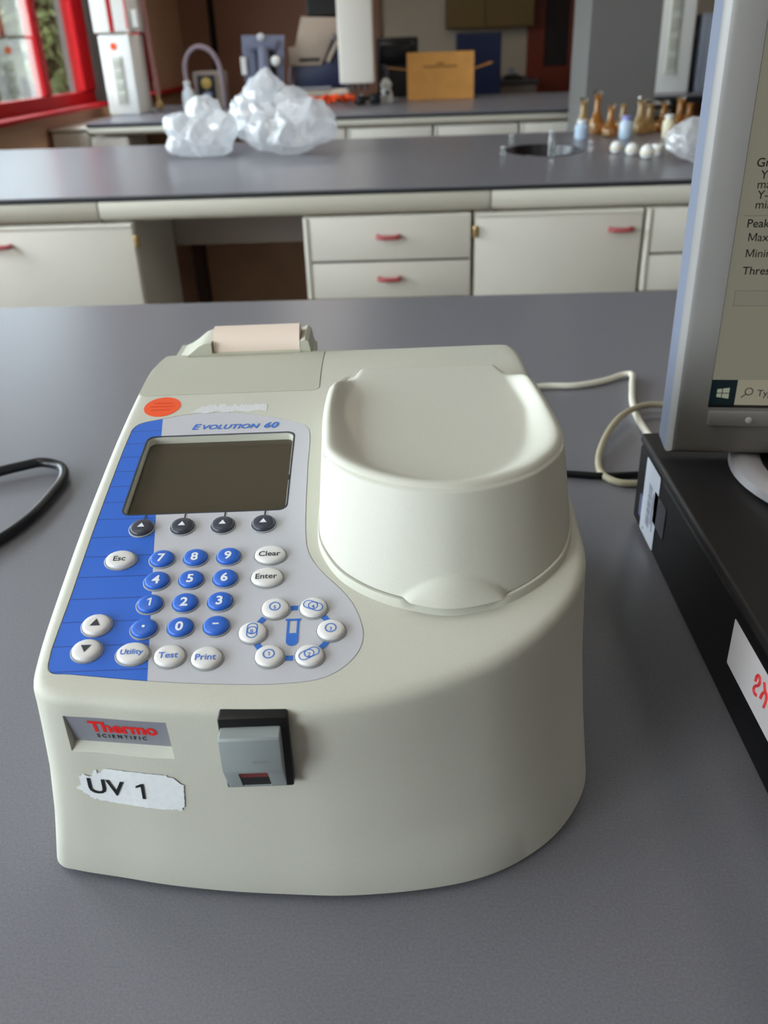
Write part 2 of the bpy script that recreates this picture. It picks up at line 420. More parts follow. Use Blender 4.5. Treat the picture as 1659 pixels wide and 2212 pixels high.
for r_, row in enumerate(('789', '456', '123', '.0-')):
    for c_, ch in enumerate(row):
        k, dm = key('number_key', -.1358 + .0202 * c_ - (.0008 * (r_ > 1)), .4520 - .01795 * r_, .0073, .0068, 'blue_key')
        if ch == '.': poly_mark(k, dm, [[circ(.0009)(i / 12) for i in range(12)]], 'ink_white', 'legend')
        elif ch == '-': poly_mark(k, dm, [[(-.0017, -.0005), (.0017, -.0005), (.0017, .0005), (-.0017, .0005)]], 'ink_white', 'legend')
        elif ch == '1': poly_mark(k, dm, one_glyph(.0060), 'ink_white', 'legend')
        else: legend(k, dm, ch, .0088, 'ink_white', bold=.03)
for nm, s, u, v, ink, rx in (('escape_key', 'Esc', -.1611, .4525, 'ink_dark', .0090), ('clear_key', 'Clear', -.0701, .4520, 'ink_dark', .0094), ('enter_key', 'Enter', -.0706, .4335, 'ink_dark', .0094),
                         ('utility_key', 'Utility', -.1395, .3808, 'ink_blue', .0088), ('test_key', 'Test', -.1191, .3782, 'ink_blue', .0084), ('print_key', 'Print', -.0987, .3760, 'ink_blue', .0084)):
    k, dm = key(nm, u, v, rx, .0073, 'white_key'); legend(k, dm, s, .0050 if s == 'Utility' else .0058, ink, bold=.016, sx=1.02)
for nm, u, v, s in (('up_key', -.1641, .4020, 1), ('down_key', -.1655, .3842, -1)):
    k, dm = key(nm, u, v, .0080, .0074, 'white_key')
    poly_mark(k, dm, [[(-.0030 * s, -.0022 * s), (.0030 * s, -.0022 * s), (0, .0030 * s)]], 'ink_dark', 'arrow')
for ch, u, v, a in (('5', -.0639, .4092, None), ('4', -.0422, .4088, -25), ('3', -.0318, .3922, None), ('2', -.0430, .3750, 30), ('1', -.0648, .3757, None), ('B', -.0753, .3924, 90)):
    k, dm = key('cell_key', u, v, .0078, .0071, 'white_key')
    polys = ring_polys(circ(.0033), .0007)
    if a is not None:
        polys = ring_polys(circ(.0029), .0006) + path_polys(stadium(.0024 if a == 90 else .0030, .0031, R(a)), .0006)
    poly_mark(k, dm, polys, 'ink_blue', 'ring_symbol')
    if ch == '1': poly_mark(k, dm, one_glyph(.0026), 'ink_blue', 'legend')
    else: legend(k, dm, ch, .0038, 'ink_blue', bold=.01)
# printed ring that joins the cell keys, and the tube pictogram in it
bmr = bmesh.new()
for q in ring_polys(lambda t: (-.0532 + .0228 * math.cos(2 * math.pi * t), .3923 + .0194 * math.sin(2 * math.pi * t)), .0034, 60):
    bmr.faces.new([bmr.verts.new(L(x, y, deck(y) + .00012)) for x, y in q])
for f in bmr.faces:
    f.normal_update()
    if f.normal.z < 0: f.normal_flip()
obj('cell_ring', bmr, M['ink_blue'], spec)
bmr = bmesh.new(); u, v = -.0532, .3923
def flat(P, off=.00014):
    f = bmr.faces.new([bmr.verts.new(L(x, y, deck(y) + off)) for x, y in P]); f.normal_update()
    if f.normal.z < 0: f.normal_flip()
flat([(u - .0044, v + .0084), (u + .0044, v + .0084), (u + .0044, v + .0098), (u - .0044, v + .0098)])
flat([(u - .0034, v - .006), (u - .0021, v - .006), (u - .0021, v + .0084), (u - .0034, v + .0084)])
flat([(u + .0021, v - .006), (u + .0034, v - .006), (u + .0034, v + .0084), (u + .0021, v + .0084)])
flat([(u - .0021, v - .006), (u + .0021, v - .006), (u + .0021, v - .0005), (u - .0021, v - .0005)])
flat([(u + .0034 * math.cos(t), v - .006 + .0034 * math.sin(t)) for t in [R(180 + 18 * i) for i in range(11)]])
obj('tube_symbol', bmr, M['ink_blue'], spec)
# model name in slanted small capitals
bmr = bmesh.new(); x = -.1402
for s, sz in (('E', .0110), ('VOLUTION', .0088), (' ', .009), ('60', .0110)):
    if s == ' ': x += .0026; continue
    V, F = text2d(s, sz, 'LEFT', shear=.28, bold=.025, sx=.95)
    text_bm(V, F, lambda a, c: L(x + a, .5935 + c - .02 * (x + a + .115), deck(.5935 + c) + .00012), bmr); x += max(p[0] for p in V) - .0002
obj('model_name', bmr, M['ink_blue'], spec)
# orange dot and rubbed-out white label above the keypad
o = obj('round_sticker', deck_patch([(-.1683 + .0140 * math.cos(2 * math.pi * i / 40), .6310 + .0158 * math.sin(2 * math.pi * i / 40)) for i in range(40)], (), .0002, .0002), M['orange'], spec)
o['label'] = 'round orange sticker'
bmr = bmesh.new()
for j, (a, w) in enumerate(((-.0055, .0075), (.0, .0095), (.0055, .007))):
    flat([(-.1683 - w, .6310 + a - .0006), (-.1683 + w, .6310 + a - .0006), (-.1683 + w, .6310 + a + .0006), (-.1683 - w, .6310 + a + .0006)], .0003)
obj('sticker_print', bmr, M['orange_ink'], o)
random.seed(4); P = []
for i in range(46): P.append((-.1455 + .059 * i / 45, .6190 + random.uniform(-.0008, .0008) + .0012 * math.sin(i * .5)))
for i in range(46):
    t = i / 45; P.append((-.0870 - .050 * t, .6190 + .0105 + random.uniform(-.0028, .0032) * (1 if 2 < i < 44 else .2)))
obj('rubbed_label', deck_patch(P, (), .0002, .0002), M['chalk'], spec)['label'] = 'rubbed-out white label residue'

# ---- printer cover, its slit, ears and the paper
cv = obj('printer_cover', deck_patch(PCV, (), .0001, .0018), M['cover'], spec, smooth=28)
boolean(cv, [obj('cut', deck_patch(rrect(-.1715, -.0745, .7515, .7552, .0018), (), 0, .004, .02))])
for p in cv.data.polygons: p.use_smooth = True
cv.data.set_sharp_from_angle(angle=R(28))
def vault(u0, u1, vc, wc, r, a0, a1, thick, n=14):
    P = [(vc + r * math.cos(R(a0 + (a1 - a0) * i / n)), wc + r * math.sin(R(a0 + (a1 - a0) * i / n))) for i in range(n + 1)]
    Q = [(vc + (r - thick) * math.cos(R(a0 + (a1 - a0) * i / n)), wc + (r - thick) * math.sin(R(a0 + (a1 - a0) * i / n))) for i in range(n + 1)]
    P = [(a - V0, b_) for a, b_ in P + Q[::-1]]
    return prism(P, u0 - U0, u1 - U0, 'x', bev=.0006)
ear = bmesh.new()
for P in ([(-.182, .2045), (-.176, .2068), (-.169, .2110), (-.161, .2170), (-.155, .2195), (-.1500, .2195), (-.1500, .2045)], [(-.0700, .2045), (-.0700, .2180), (-.0655, .2200), (-.0625, .2180), (-.0600, .2045)]):
    prism([(a - U0, b_) for a, b_ in P], .759 - V0, .806 - V0, 'y', bm=ear)
prism([(-.1500 - U0, .2045), (-.0700 - U0, .2045), (-.0700 - U0, .2098), (-.1500 - U0, .2098)], .757 - V0, .768 - V0, 'y', bm=ear)
prism([(-.1500 - U0, .2045), (-.0700 - U0, .2045), (-.0700 - U0, .2180), (-.1500 - U0, .2180)], .800 - V0, .806 - V0, 'y', bm=ear)
prism([(-.186 - U0, .150), (-.058 - U0, .150), (-.058 - U0, .2046), (-.186 - U0, .2046)], .764 - V0, .806 - V0, 'y', bm=ear)
obj('printer_housing', ear, M['cover'], spec, smooth=30)
bmr = lathe([(.004, 0), (.0185, 0), (.0185, .078), (.004, .078)], 40)
obj('paper_roll', bmr, M['paper'], spec, L(-.149, .782, .2095), 30, (0, R(90), 0))['label'] = 'cream thermal paper roll'
# ---- front: nameplate, torn label, beam lever
def front_sheet(P, off, plane=None):
    bm = bmesh.new(); vs = [bm.verts.new((x, y, 0)) for x, y in P]
    es = [bm.edges.new((vs[i], vs[(i + 1) % len(vs)])) for i in range(len(vs))]
    bmesh.ops.triangle_fill(bm, use_beauty=True, edges=es)
    x = min(p[0] for p in P) + .006
    while x < max(p[0] for p in P):
        bmesh.ops.bisect_plane(bm, geom=bm.verts[:] + bm.edges[:] + bm.faces[:], plane_co=(x, 0, 0), plane_no=(1, 0, 0), dist=1e-6); x += .006
    for w in bm.verts: w.co = plane(w.co.x, w.co.y, off) if plane else front(w.co.x, w.co.y, off)
    for f in bm.faces:
        f.normal_update()
        if f.normal.y > 0: f.normal_flip()
    return bm
b0, b1, b2, b3 = bb
bn = (b1 - b0).cross(b3 - b0).normalized()
if bn.y > 0: bn = -bn
def plate(s, t, off):   # s,t in 0..1 across the nameplate from its top left corner
    return b0 + (b1 - b0) * s + (b3 - b0) * t + bn * off
plt = bmesh.new(); q = .004
f = [[plt.verts.new(plate(s, t, off)) for s, t in ((q, q), (1 - q, q), (1 - q, 1 - q), (q, 1 - q))] for off in (0.0, .0005)]
plt.faces.new(f[1]); plt.faces.new(f[0][::-1])
for i in range(4): plt.faces.new((f[0][i], f[0][(i + 1) % 4], f[1][(i + 1) % 4], f[1][i]))
bmesh.ops.recalc_face_normals(plt, faces=plt.faces[:])
npl = obj('nameplate', plt, M['badge'], spec); npl['label'] = 'silver grey nameplate with red maker lettering'
Wp, Hp = (b1 - b0).length, (b3 - b0).length
V, F = text2d('Thermo', .0122, 'LEFT', bold=.035, sx=.93)
obj('maker_name', text_bm(V, F, lambda x, y: plate((.0118 + x) / Wp, 1 - (.0094 + y) / Hp, .0007)), M['ink_red'], npl)
V, F = text2d('SCIENTIFIC', .0042, 'LEFT', bold=.025, space=1.62, sx=.86)
obj('maker_subtitle', text_bm(V, F, lambda x, y: plate((.0142 + x) / Wp, 1 - (.0044 + y) / Hp, .0007)), M['ink_black'], npl)
random.seed(11)
E0 = [(-.1587, .1060), (-.1250, .1052), (-.1205, .1040), (-.1175, .1010), (-.1146, .0981), (-.1158, .0880), (-.1170, .0800), (-.1190, .0775), (-.1300, .0772), (-.1441, .0775), (-.1560, .0782), (-.1660, .0792), (-.1713, .0815), (-.1755, .0860), (-.1782, .0885), (-.1745, .0925), (-.1750, .0990), (-.1715, .1008), (-.1685, .0998), (-.1668, .1000), (-.1655, .1035), (-.1640, .1040), (-.1633, .1012), (-.1612, .1035)]
P = []
for i in range(len(E0)):
    a, c = Vector(E0[i]), Vector(E0[(i + 1) % len(E0)]); k = max(1, int((c - a).length / .0011))
    rag = .0003 if i in (0, 4, 5, 8, 9) else .0008
    for j in range(k):
        p = a.lerp(c, j / k); P.append((p.x + random.uniform(-rag, rag), p.y + random.uniform(-rag, rag)))
st = obj('torn_label', front_sheet(P, .0006), M['sticker'], spec, smooth=60); st['label'] = 'torn white paper label reading UV 1'
V, F = text2d('UV', .0170, 'LEFT', bold=.012, space=1.0, sx=.98)
fm = lambda x, y: front(-.1718 + x + .06 * y, .0862 + y - .035 * x, .0010)
lbm = text_bm(V, F, fm)
for P in one_glyph(.0122, .0315, .0061, .15):
    f_ = lbm.faces.new([lbm.verts.new(fm(*p)) for p in P]); f_.normal_update()
    if f_.normal.y > 0: f_.normal_flip()
obj('label_print', lbm, M['ink_black'], st)
base = bmesh.new()
prism([(a - U0, b_) for a, b_ in rrect(-.0885, -.0530, .1050, .1525, .0012)], .3375 - V0, .350 - V0, 'y', bm=base, bev=.0008)
lever = obj('beam_lever', base, M['black'], spec, smooth=30); lever['label'] = 'grey beam lever on a black plate'
lb = prism([(a - V0, b_) for a, b_ in ((.3374, .1470), (.3296, .1468), (.3288, .1455), (.3284, .1262), (.3292, .1240), (.3374, .1058))], -.0876 - U0, -.0566 - U0, 'x', bev=.0006)
lo = obj('lever_cap', lb, M['lever'], lever, smooth=25)
boolean(lo, [obj('cut', box(-.0800 - U0, -.0648 - U0, .3250 - V0, .3373 - V0, .1000, .1225, .0008))])
lo['label'] = 'grey lever cap'
sl_ = lambda w: .3292 + (.1240 - w) * (.3374 - .3292) / (.1240 - .1058)      # the slanted underside of the lever
obj('lever_window', prism([(sl_(.1222) + .0008 - V0, .1222), (sl_(.1160) + .0008 - V0, .1160), (.3372 - V0, .1160), (.3372 - V0, .1222)], -.0799 - U0, -.0649 - U0, 'x'), M['red_glass'], lever)['label'] = 'dark red window in the lever'
obj('lever_recess', prism([(sl_(.1160) + .0010 - V0, .1160), (sl_(.1072) + .0003 - V0, .1072), (.3374 - V0, .1072), (.3374 - V0, .1160)], -.0799 - U0, -.0649 - U0, 'x'), M['slot'], lever)
mk = bmesh.new()
for i in range(9):
    a = -.0712 + .0011 * i; prism([(a - U0, .1305), (a + .0005 - U0, .1305), (a + .0005 - U0, .1320), (a - U0, .1320)], .32825 - V0, .3290 - V0, 'y', bm=mk)
obj('embossed_mark', mk, M['lever'], lever)

# ---- sample compartment: collar and lid
LB = [(-.0405, .500), (-.0404, .4620), (-.0360, .4470), (-.0258, .4300), (-.0097, .4165), (.0087, .4075), (.0319, .4010), (.0500, .4025), (.0666, .4075), (.0871, .4200), (.1038, .4370), (.1120, .4540), (.1165, .4760), (.1185, .5000), (.1190, .5500), (.1165, .6000), (.1110, .6400), (.1050, .6700), (.0960, .6850), (.0800, .6900), (.0380, .6900), (-.0050, .6900), (-.0200, .6850), (-.0280, .6700), (-.0330, .6400), (-.0390, .6000), (-.0410, .5500)]
LT = [(-.0376, .510), (-.0358, .4850), (-.0300, .4710), (-.0200, .4570), (-.0060, .4440), (.0130, .4330), (.0345, .4278), (.0520, .4290), (.0690, .4352), (.0870, .4470), (.1010, .4640), (.1090, .4790), (.1135, .4960), (.1148, .5150), (.1145, .5500), (.1120, .6000), (.1070, .6400), (.1010, .6680), (.0930, .6810), (.0790, .6850), (.0380, .6850), (-.0050, .6850), (-.0170, .6810), (-.0245, .6680), (-.0290, .6400), (-.0360, .6000), (-.0385, .5500)]
TLc = catmull(LT, 10, True); BLc = catmull(LB, 10, True); NL = len(TLc)
def rimz(v):
    t = min(max((v - .595) / .085, 0), 1); t = t * t * (3 - 2 * t)
    return .2350 * (1 - t) + (deck(v) + .0008) * t
def floorz(v):
    t = min(max((v - .655) / .03, 0), 1); t = t * t * (3 - 2 * t)
    return .2252 * (1 - t) + (deck(v) + .0008) * t
SEAM = .0058
def notch(u, up):   # height of the finger notch at u: over the seam, or below it
    t = (u - .0383) / .0297
    return (0.0165 if up else SEAM + .001) * max(0, 1 - t * t)
def wallpt(i, h, inst=0):
    b_, t = BLc[i], TLc[i]; p = b_.lerp(t, h); z0 = deck(b_.y); return p, z0
rings = []
C_ = Vector((.0383, .53))
def lid_ring(z_of, dist=0.0, frac=None):
    ring = []
    for i in range(NL):
        b_, t = BLc[i], TLc[i]; z0 = deck(b_.y) - .0005; z1 = rimz(t.y)
        z = z_of(z0, z1, b_); h = (z - z0) / max(z1 - z0, 1e-4)
        p = b_.lerp(t, min(max(h, 0), 1) ** 1.15); d = dist
        if b_.y < .43 and 0 < z - (z0 + SEAM) + .0005:
            a = notch(b_.x, True); zz = z - z0 - SEAM
            if zz < a: d += .0046 * (1 - zz / a) ** .8 * min(1, a / .004)
        if d:
            n_ = (p - C_).normalized(); p = p + n_ * d
        ring.append(L(p.x, p.y, z))
    return ring
nh = 46
rings.append(lid_ring(lambda a, c, b_: min(a + SEAM + .0006, c - .0002), -.010))
for k in range(nh + 1):
    rings.append(lid_ring(lambda a, c, b_, k=k: (lambda s, e: s + (e - s) * (k / nh))(min(a + SEAM + .0006, c - .0002), c - min(.0035, max(c - a - SEAM - .001, .0001)))))
# rounded rim, then the dished top: height from the distance to the outline
def edge_dist(p):
    best = 9
    for i in range(NL):
        a, c = TLc[i], TLc[(i + 1) % NL]; ab = c - a
        t = min(max((p - a).dot(ab) / max(ab.length_squared, 1e-12), 0), 1); best = min(best, (a + ab * t - p).length)
    return best
def top_z(p):
    d = edge_dist(p); v = p.y; rz, fz = rimz(v), floorz(v); amp = min(1, max(0, (rz - deck(v)) / .012))
    wide = .0095 + .0130 * min(1, max(0, (.56 - v) / .07))
    if d < .0045: return rz - amp * .0035 * (1 - d / .0045) ** 2
    t = min(1, (d - .0045) / wide); s_ = t * t * (3 - 2 * t)
    return rz * (1 - s_) + fz * s_
for k, q in enumerate([.9965, .991, .984, .975, .964, .950, .934, .917, .900, .882, .864, .845, .825, .805, .785, .76, .73, .70, .66, .60, .53, .45, .36, .26, .15, .05]):
    ring = []
    for p in TLc:
        x = C_ + (p - C_) * q; ring.append(L(x.x, x.y, top_z(x)))
    rings.append(ring)
lid = obj('sample_lid', loft(rings), M['lid'], spec, smooth=55)
lid['label'] = 'domed lid with dished top and finger lip'
rings = []
for zf, d in ((-.004, .0012), (0, .0010), (.5, .0008), (.86, .0006), (.97, .0002), (1.0, -.0006), (1.0, -.012)):
    ring = []
    for i in range(NL):
        b_, t = BLc[i], TLc[i]; z0 = deck(b_.y) - .0005
        z = z0 + (SEAM * zf if zf >= 0 else zf); z = min(z, rimz(t.y) - .0012)
        dd = d
        if b_.y < .43 and zf >= 0:
            a = notch(b_.x, False)
            dd -= .0050 * max(0, zf) * min(1, a / .0030)
        p = b_ + (b_ - C_).normalized() * dd
        ring.append(L(p.x, p.y, z))
    rings.append(ring)
obj('lid_collar', loft(rings), M['body'], spec, smooth=32)
for a, c in ((-.17, .42), (.08, .44), (-.17, .73), (.09, .73)):
    obj('foot', lathe([(.010, 0), (.011, .002), (.011, .0062)], 20), M['rubber'], spec, L(a, c, 0), 40)

# ================================================================ the room
K = {}
K['wall'] = mat('wall_beige', (186, 170, 150), 0.8, grain=0.04, gscale=3)
K['brown'] = mat('brown_paint', (158, 114, 92), 0.65, grain=0.05, gscale=2)
K['tan'] = mat('tan_paint', (222, 180, 146), 0.7, grain=0.05, gscale=2)
K['ceil'] = mat('ceiling_paint', (225, 224, 220), 0.9)
K['floor'] = mat('floor_vinyl', (120, 112, 104), 0.5, grain=0.1, gscale=30)
K['red'] = mat('red_window_paint', (172, 14, 22), 0.6, spec=.2)
K['grey_pier'] = mat('pier_grey', (110, 106, 104), 0.7)
K['top'] = mat('bench_laminate', (118, 117, 124), 0.31, spec=0.42, grain=0.13, gscale=620, bump=0.05)
K['edge'] = mat('bench_edge', (38, 40, 44), 0.5)
K['cream'] = mat('cream_laminate', (230, 225, 213), 0.42, grain=0.02, gscale=5)
K['apron'] = mat('apron_cream', (218, 213, 198), 0.45)
K['joint'] = mat('joint_strip', (120, 116, 108), 0.6)
K['handle'] = mat('pink_red_handle', (190, 92, 96), 0.35)
K['brass'] = mat('brass_hinge', (190, 160, 110), 0.35, metal=0.7)
K['knee'] = mat('knee_panel', (176, 164, 154), 0.6)
K['wood'] = mat('brown_board', (166, 126, 98), 0.6, grain=0.08, gscale=8)
K['white'] = mat('white_enamel', (240, 240, 236), 0.35)
K['offwhite'] = mat('column_enamel', (236, 228, 216), 0.45)
K['strip'] = mat('socket_strip', (208, 210, 200), 0.45)
K['steel'] = mat('brushed_grey', (150, 152, 156), 0.4, metal=0.4)
def glass(name, tint=(1, 1, 1), refl=0.12, rough=0.0):
    m = bpy.data.materials.new(name); m.use_nodes = True; nt = m.node_tree; nt.nodes.clear()
    o = nt.nodes.new('ShaderNodeOutputMaterial'); mx = nt.nodes.new('ShaderNodeMixShader'); t = nt.nodes.new('ShaderNodeBsdfTransparent'); g = nt.nodes.new('ShaderNodeBsdfGlossy')
    fr = nt.nodes.new('ShaderNodeLayerWeight'); fr.inputs['Blend'].default_value = .5
    t.inputs['Color'].default_value = tint + (1,); g.inputs['Roughness'].default_value = rough
    pw = nt.nodes.new('ShaderNodeMath'); pw.operation = 'POWER'; pw.inputs[1].default_value = 3.0; ml = nt.nodes.new('ShaderNodeMath'); ml.operation = 'MULTIPLY_ADD'; ml.inputs[1].default_value = refl; ml.inputs[2].default_value = .03
    nt.links.new(fr.outputs['Facing'], pw.inputs[0]); nt.links.new(pw.outputs[0], ml.inputs[0]); nt.links.new(ml.outputs[0], mx.inputs[0]); nt.links.new(t.outputs[0], mx.inputs[1]); nt.links.new(g.outputs[0], mx.inputs[2]); nt.links.new(mx.outputs[0], o.inputs['Surface'])
    return m
K['pane'] = glass('window_glass', (.95, .97, .96), 1.1)
X0, X1, Y0, Y1, ZC = -2.85, 4.6, -3.6, 12.5, 3.0
struct(obj('floor', box(X0 - .3, X1 + .2, Y0 - .2, Y1 + .2, -.1, 0), K['floor']))
struct(obj('ceiling', box(X0 - .3, X1 + .2, Y0 - .2, Y1 + .2, ZC, ZC + .1), K['ceil']))
for k_, (lx, ly) in enumerate(FILL_LAMPS): struct(obj('trim_%d' % (10 + k_), box(lx - .32, lx + .32, ly - .62, ly + .62, 2.96, ZC, .006), mat('fill_lamp_tray', (230, 230, 226), .5)))  # unseen trays, added to carry the fill lamps
struct(obj('wall_right', box(X1, X1 + .15, Y0, Y1, 0, ZC), mat('wall_dark_brown', (84, 52, 36), .7)))
struct(obj('wall_front', box(X0 - .25, X1 + .15, Y0 - .15, Y0, 0, ZC), mat('wall_front_paint', (120, 104, 90), .8)))
bk = struct(obj('wall_back', box(X0 - .25, X1 + .15, Y1, Y1 + .15, 0, ZC), K['wall']))
# left wall: parapet under the windows, lintel above, piers between
wl = bmesh.new(); box(X0 - .25, X0, Y0, Y1, 0, .96, bm=wl); box(X0 - .25, X0, Y0, Y1, 2.80, ZC, bm=wl)
WIN = [(-3.4, -1.1), (-.9, 1.3), (1.5, 4.9), (5.1, 8.73), (9.45, 10.75)]
gaps = [(Y0, WIN[0][0])] + [(WIN[i][1], WIN[i + 1][0]) for i in range(4)] + [(WIN[4][1], Y1)]
for a, c in gaps[:4] + gaps[5:]: box(X0 - .25, X0, a, c, .96, 2.80, bm=wl)
struct(obj('wall_left', wl, K['tan']))
struct(obj('trim_2', box(X0 - .25, X0 + .02, gaps[4][0], gaps[4][1], .96, 2.80), K['grey_pier']))
# brown board cladding at the far left end of the back wall, with its dark joint
cl = struct(obj('trim_3', box(-2.42, -.35, Y1 - .06, Y1, 0, ZC), K['brown']))
struct(obj('trim_4', box(X0, -2.50, Y1 - .10, Y1, 0, ZC), mat('dark_brown_paint', (152, 114, 92), .7)))
struct(obj('trim_5', box(-2.50, -2.42, Y1 - .03, Y1, 0, ZC), mat('joint_deep_brown', (34, 24, 18), .8)))
for n, (a, c) in enumerate(WIN):
    fr_ = bmesh.new(); z0, z1, w = 1.08, 2.80, .11
    box(X0 - .10, X0 - .02, a, c, .98, z0, .01, bm=fr_); box(X0 - .10, X0 - .02, a, c, z1 - .1, z1, .01, bm=fr_)
    jw = .29 if n == 3 else (.30 if n == 4 else .14)
    box(X0 - .10, X0 + .00, c - jw, c, z0, z1 - .1, .01, bm=fr_); box(X0 - .10, X0 + .00, a, a + .14, z0, z1 - .1, .01, bm=fr_)
    wn = struct(obj('window_%d' % (n + 1), fr_, K['red']))
    ms = [7.59] if n == 3 else ([] if n == 4 else [(a + c) / 2])
    edges = [a + .14] + ms + [c - jw]
    for mm in ms: obj('mullion', box(X0 - .10, X0 - .01, mm - .055, mm + .055, z0, z1 - .1, .01), K['red'], wn)
    for e0, e1 in zip(edges, edges[1:]): obj('pane', box(X0 - .033, X0 - .027, e0 - .02, e1 + .02, z0 - .02, z1 - .08), K['pane'], wn)
    obj('sill', box(X0 - .03, X0 + .16, a - .05, 12.2 if n == 4 else c + .05, .955, .985, .008), K['red'], wn)
# door in the far wall
dr = struct(obj('door_1', box(1.50, 1.72, Y1 - .05, Y1 + .01, 0, 2.6, .01), mat('door_red_brown', (120, 46, 26), .5)))
obj('door_stile', box(2.02, 2.16, Y1 - .05, Y1 + .01, 0, 2.6, .01), dr.data.materials[0], dr)
obj('door_rail', box(1.72, 2.02, Y1 - .05, Y1 + .01, 0, 1.05, .01), dr.data.materials[0], dr)
obj('door_glass', box(1.72, 2.02, Y1 - .03, Y1 - .02, 1.05, 2.6), mat('dark_door_glass', (52, 46, 44), .12), dr)
# structural column between the middle and the far bench
struct(obj('trim_1', box(1.15, 1.60, 6.30, 6.92, 0, ZC, .006), mat('column_grey', (118, 116, 114), .6)))
for k_, (x, y, h, s) in enumerate(((-9.5, 16.0, 5.5, 2.4), (-8.2, 23.0, 5.8, 2.8), (-15.5, 23.0, 6.0, 3.0), (-7.4, 30.5, 6.0, 2.8))):
    tr = thing('tree', ['dark green leafy tree outside the first red-framed window pane', 'lighter green tree outside the second red-framed window pane', 'tall tree set back behind the other trees outside', 'farthest green tree outside along the window wall'][k_], 'tree', (x, y, -1.0))
    random.seed(20 + k_)
    obj('trunk', tube([(0, 0, 0), (.1, .05, h * .3), (-.05, .1, h * .6)], lambda t: .2 - .1 * t, 10), mat('bark', (70, 58, 46), .9), tr)
    lf = bmesh.new()
    for i in range(17000):
        d = Vector((random.gauss(0, 1), random.gauss(0, 1), random.gauss(0, 1))).normalized() * (random.random() ** .4)
        n_ = noise.noise(d * 2.3 + Vector((k_ * 7, 0, 0)))
        if n_ < -.4: continue
        p = Vector((d.x * s, d.y * s, h * .55 + d.z * h * .5)); a = Vector((random.gauss(0, 1), random.gauss(0, 1), random.gauss(0, 1))).normalized(); c = a.orthogonal().normalized(); r_ = random.uniform(.09, .19)
        vs = [lf.verts.new(p + q) for q in (a * r_, c * r_ * .6, -a * r_, -c * r_ * .6)]; lf.faces.new(vs)
    o = obj('foliage', lf, mat('leaves_%d' % k_, [(38, 50, 32), (80, 84, 44), (44, 56, 36), (48, 58, 36)][k_], .6, grain=.5, gscale=1.2), tr); o['kind'] = 'stuff'  # each tree has its own leaf green, the second one palest
struct(obj('ground', box(-60, X0 - .3, -20, 70, -1.2, -1.0), mat('lawn', (84, 96, 60), .9, grain=.2, gscale=.6)))

# ================================================================ benches
def handle(x, z, y, parent, w=.075):
    o = obj('handle', tube([(x - w / 2, y, z), (x - w / 2, y - .022, z), (x - w / 2 + .012, y - .030, z), (x + w / 2 - .012, y - .030, z), (x + w / 2, y - .022, z), (x + w / 2, y, z)], .0085, 10, 4), K['handle'], parent, smooth=50); o['label'] = 'pinkish red bow handle'
# --- near bench
nb = thing('lab_bench', 'near grey speckled bench the spectrophotometer stands on', 'bench', (0.2, .85, 0))
def rel(o, p): o.parent = p; o.location = -p.location; return o
rel(obj('bench_top', box(-2.1, 2.5, -.15, 1.752, BT - .03, BT, .003), K['top']), nb)
rel(obj('bench_base', box(-2.0, 2.4, .0, 1.60, 0, BT - .03), K['cream']), nb)
# --- middle bench with a cut-out for the cup sink
yb = 3.29
mb = thing('lab_bench', 'middle grey bench carrying plastic bags and amber flasks, cream drawers below', 'bench', (0.2, 4.2, 0))
tp = rel(obj('bench_top', box(-2.75, 3.3, yb, 5.22, BT - .006, BT, .001), K['top']), mb)
ell = lambda r1, r2, n=40: [(.615 + r1 * math.cos(2 * math.pi * i / n), 4.335 + r2 * math.sin(2 * math.pi * i / n)) for i in range(n)]
cu = obj('cut', prism(ell(.180, .25), BT - .1, BT + .1)); 
bpy.context.view_layer.update()
md = tp.modifiers.new('cut', 'BOOLEAN'); md.object = cu; md.solver = 'EXACT'
dg = bpy.context.evaluated_depsgraph_get(); me = bpy.data.meshes.new_from_object(tp.evaluated_get(dg)); tp.modifiers.clear(); tp.data = me; bpy.data.objects.remove(cu)
rel(obj('edge_band', box(-2.75, 3.3, yb + .002, yb + .02, BT - .0185, BT - .0062), K['edge']), mb)
rel(obj('core_board', box(-2.74, .38, yb + .02, 5.21, BT - .034, BT - .0064), K['edge']), mb)
rel(obj('core_board', box(.85, 3.29, yb + .02, 5.21, BT - .034, BT - .0064), K['edge']), mb)
snk = loft([[Vector((x, y, BT - .0005)) for x, y in ell(.181, .251)], [Vector((x, y, BT + .004)) for x, y in ell(.177, .247)], [Vector((x, y, BT + .003)) for x, y in ell(.168, .237)],
            [Vector((x, y, BT - .03)) for x, y in ell(.160, .225)], [Vector((x, y, BT - .12)) for x, y in ell(.13, .19)], [Vector((x, y, BT - .15)) for x, y in ell(.05, .07)]], cap0=False)
sk = rel(obj('cup_sink', snk, mat('sink_polypropylene', (36, 34, 36), .25), smooth=40), mb); sk['label'] = 'dark oval drip cup sunk in the top'
for a, c in ((-2.74, -1.148), (-1.142, .285), (.291, 3.29)):
    P = [(yb + .012, BT - .019), (yb - .002, BT - .022), (yb - .006, BT - .040), (yb - .002, BT - .072), (yb + .016, BT - .088), (yb + .06, BT - .094), (yb + .06, BT - .036), (yb + .021, BT - .036), (yb + .021, BT - .019)]
    rel(obj('apron', prism(P, a, c, 'x', bev=.001), K['apron'], smooth=40), mb)
for a in (-1.145, .288): rel(obj('apron_joint', box(a - .004, a + .004, yb + .002, yb + .02, BT - .092, BT - .019), K['joint']), mb)
rel(obj('rear_rail', box(-2.7, 3.2, 3.92, 3.94, BT - .30, BT - .034), K['knee']), mb)
rel(obj('modesty_panel', box(-2.7, 3.2, 4.30, 4.32, .05, BT - .034), K['wood']), mb)
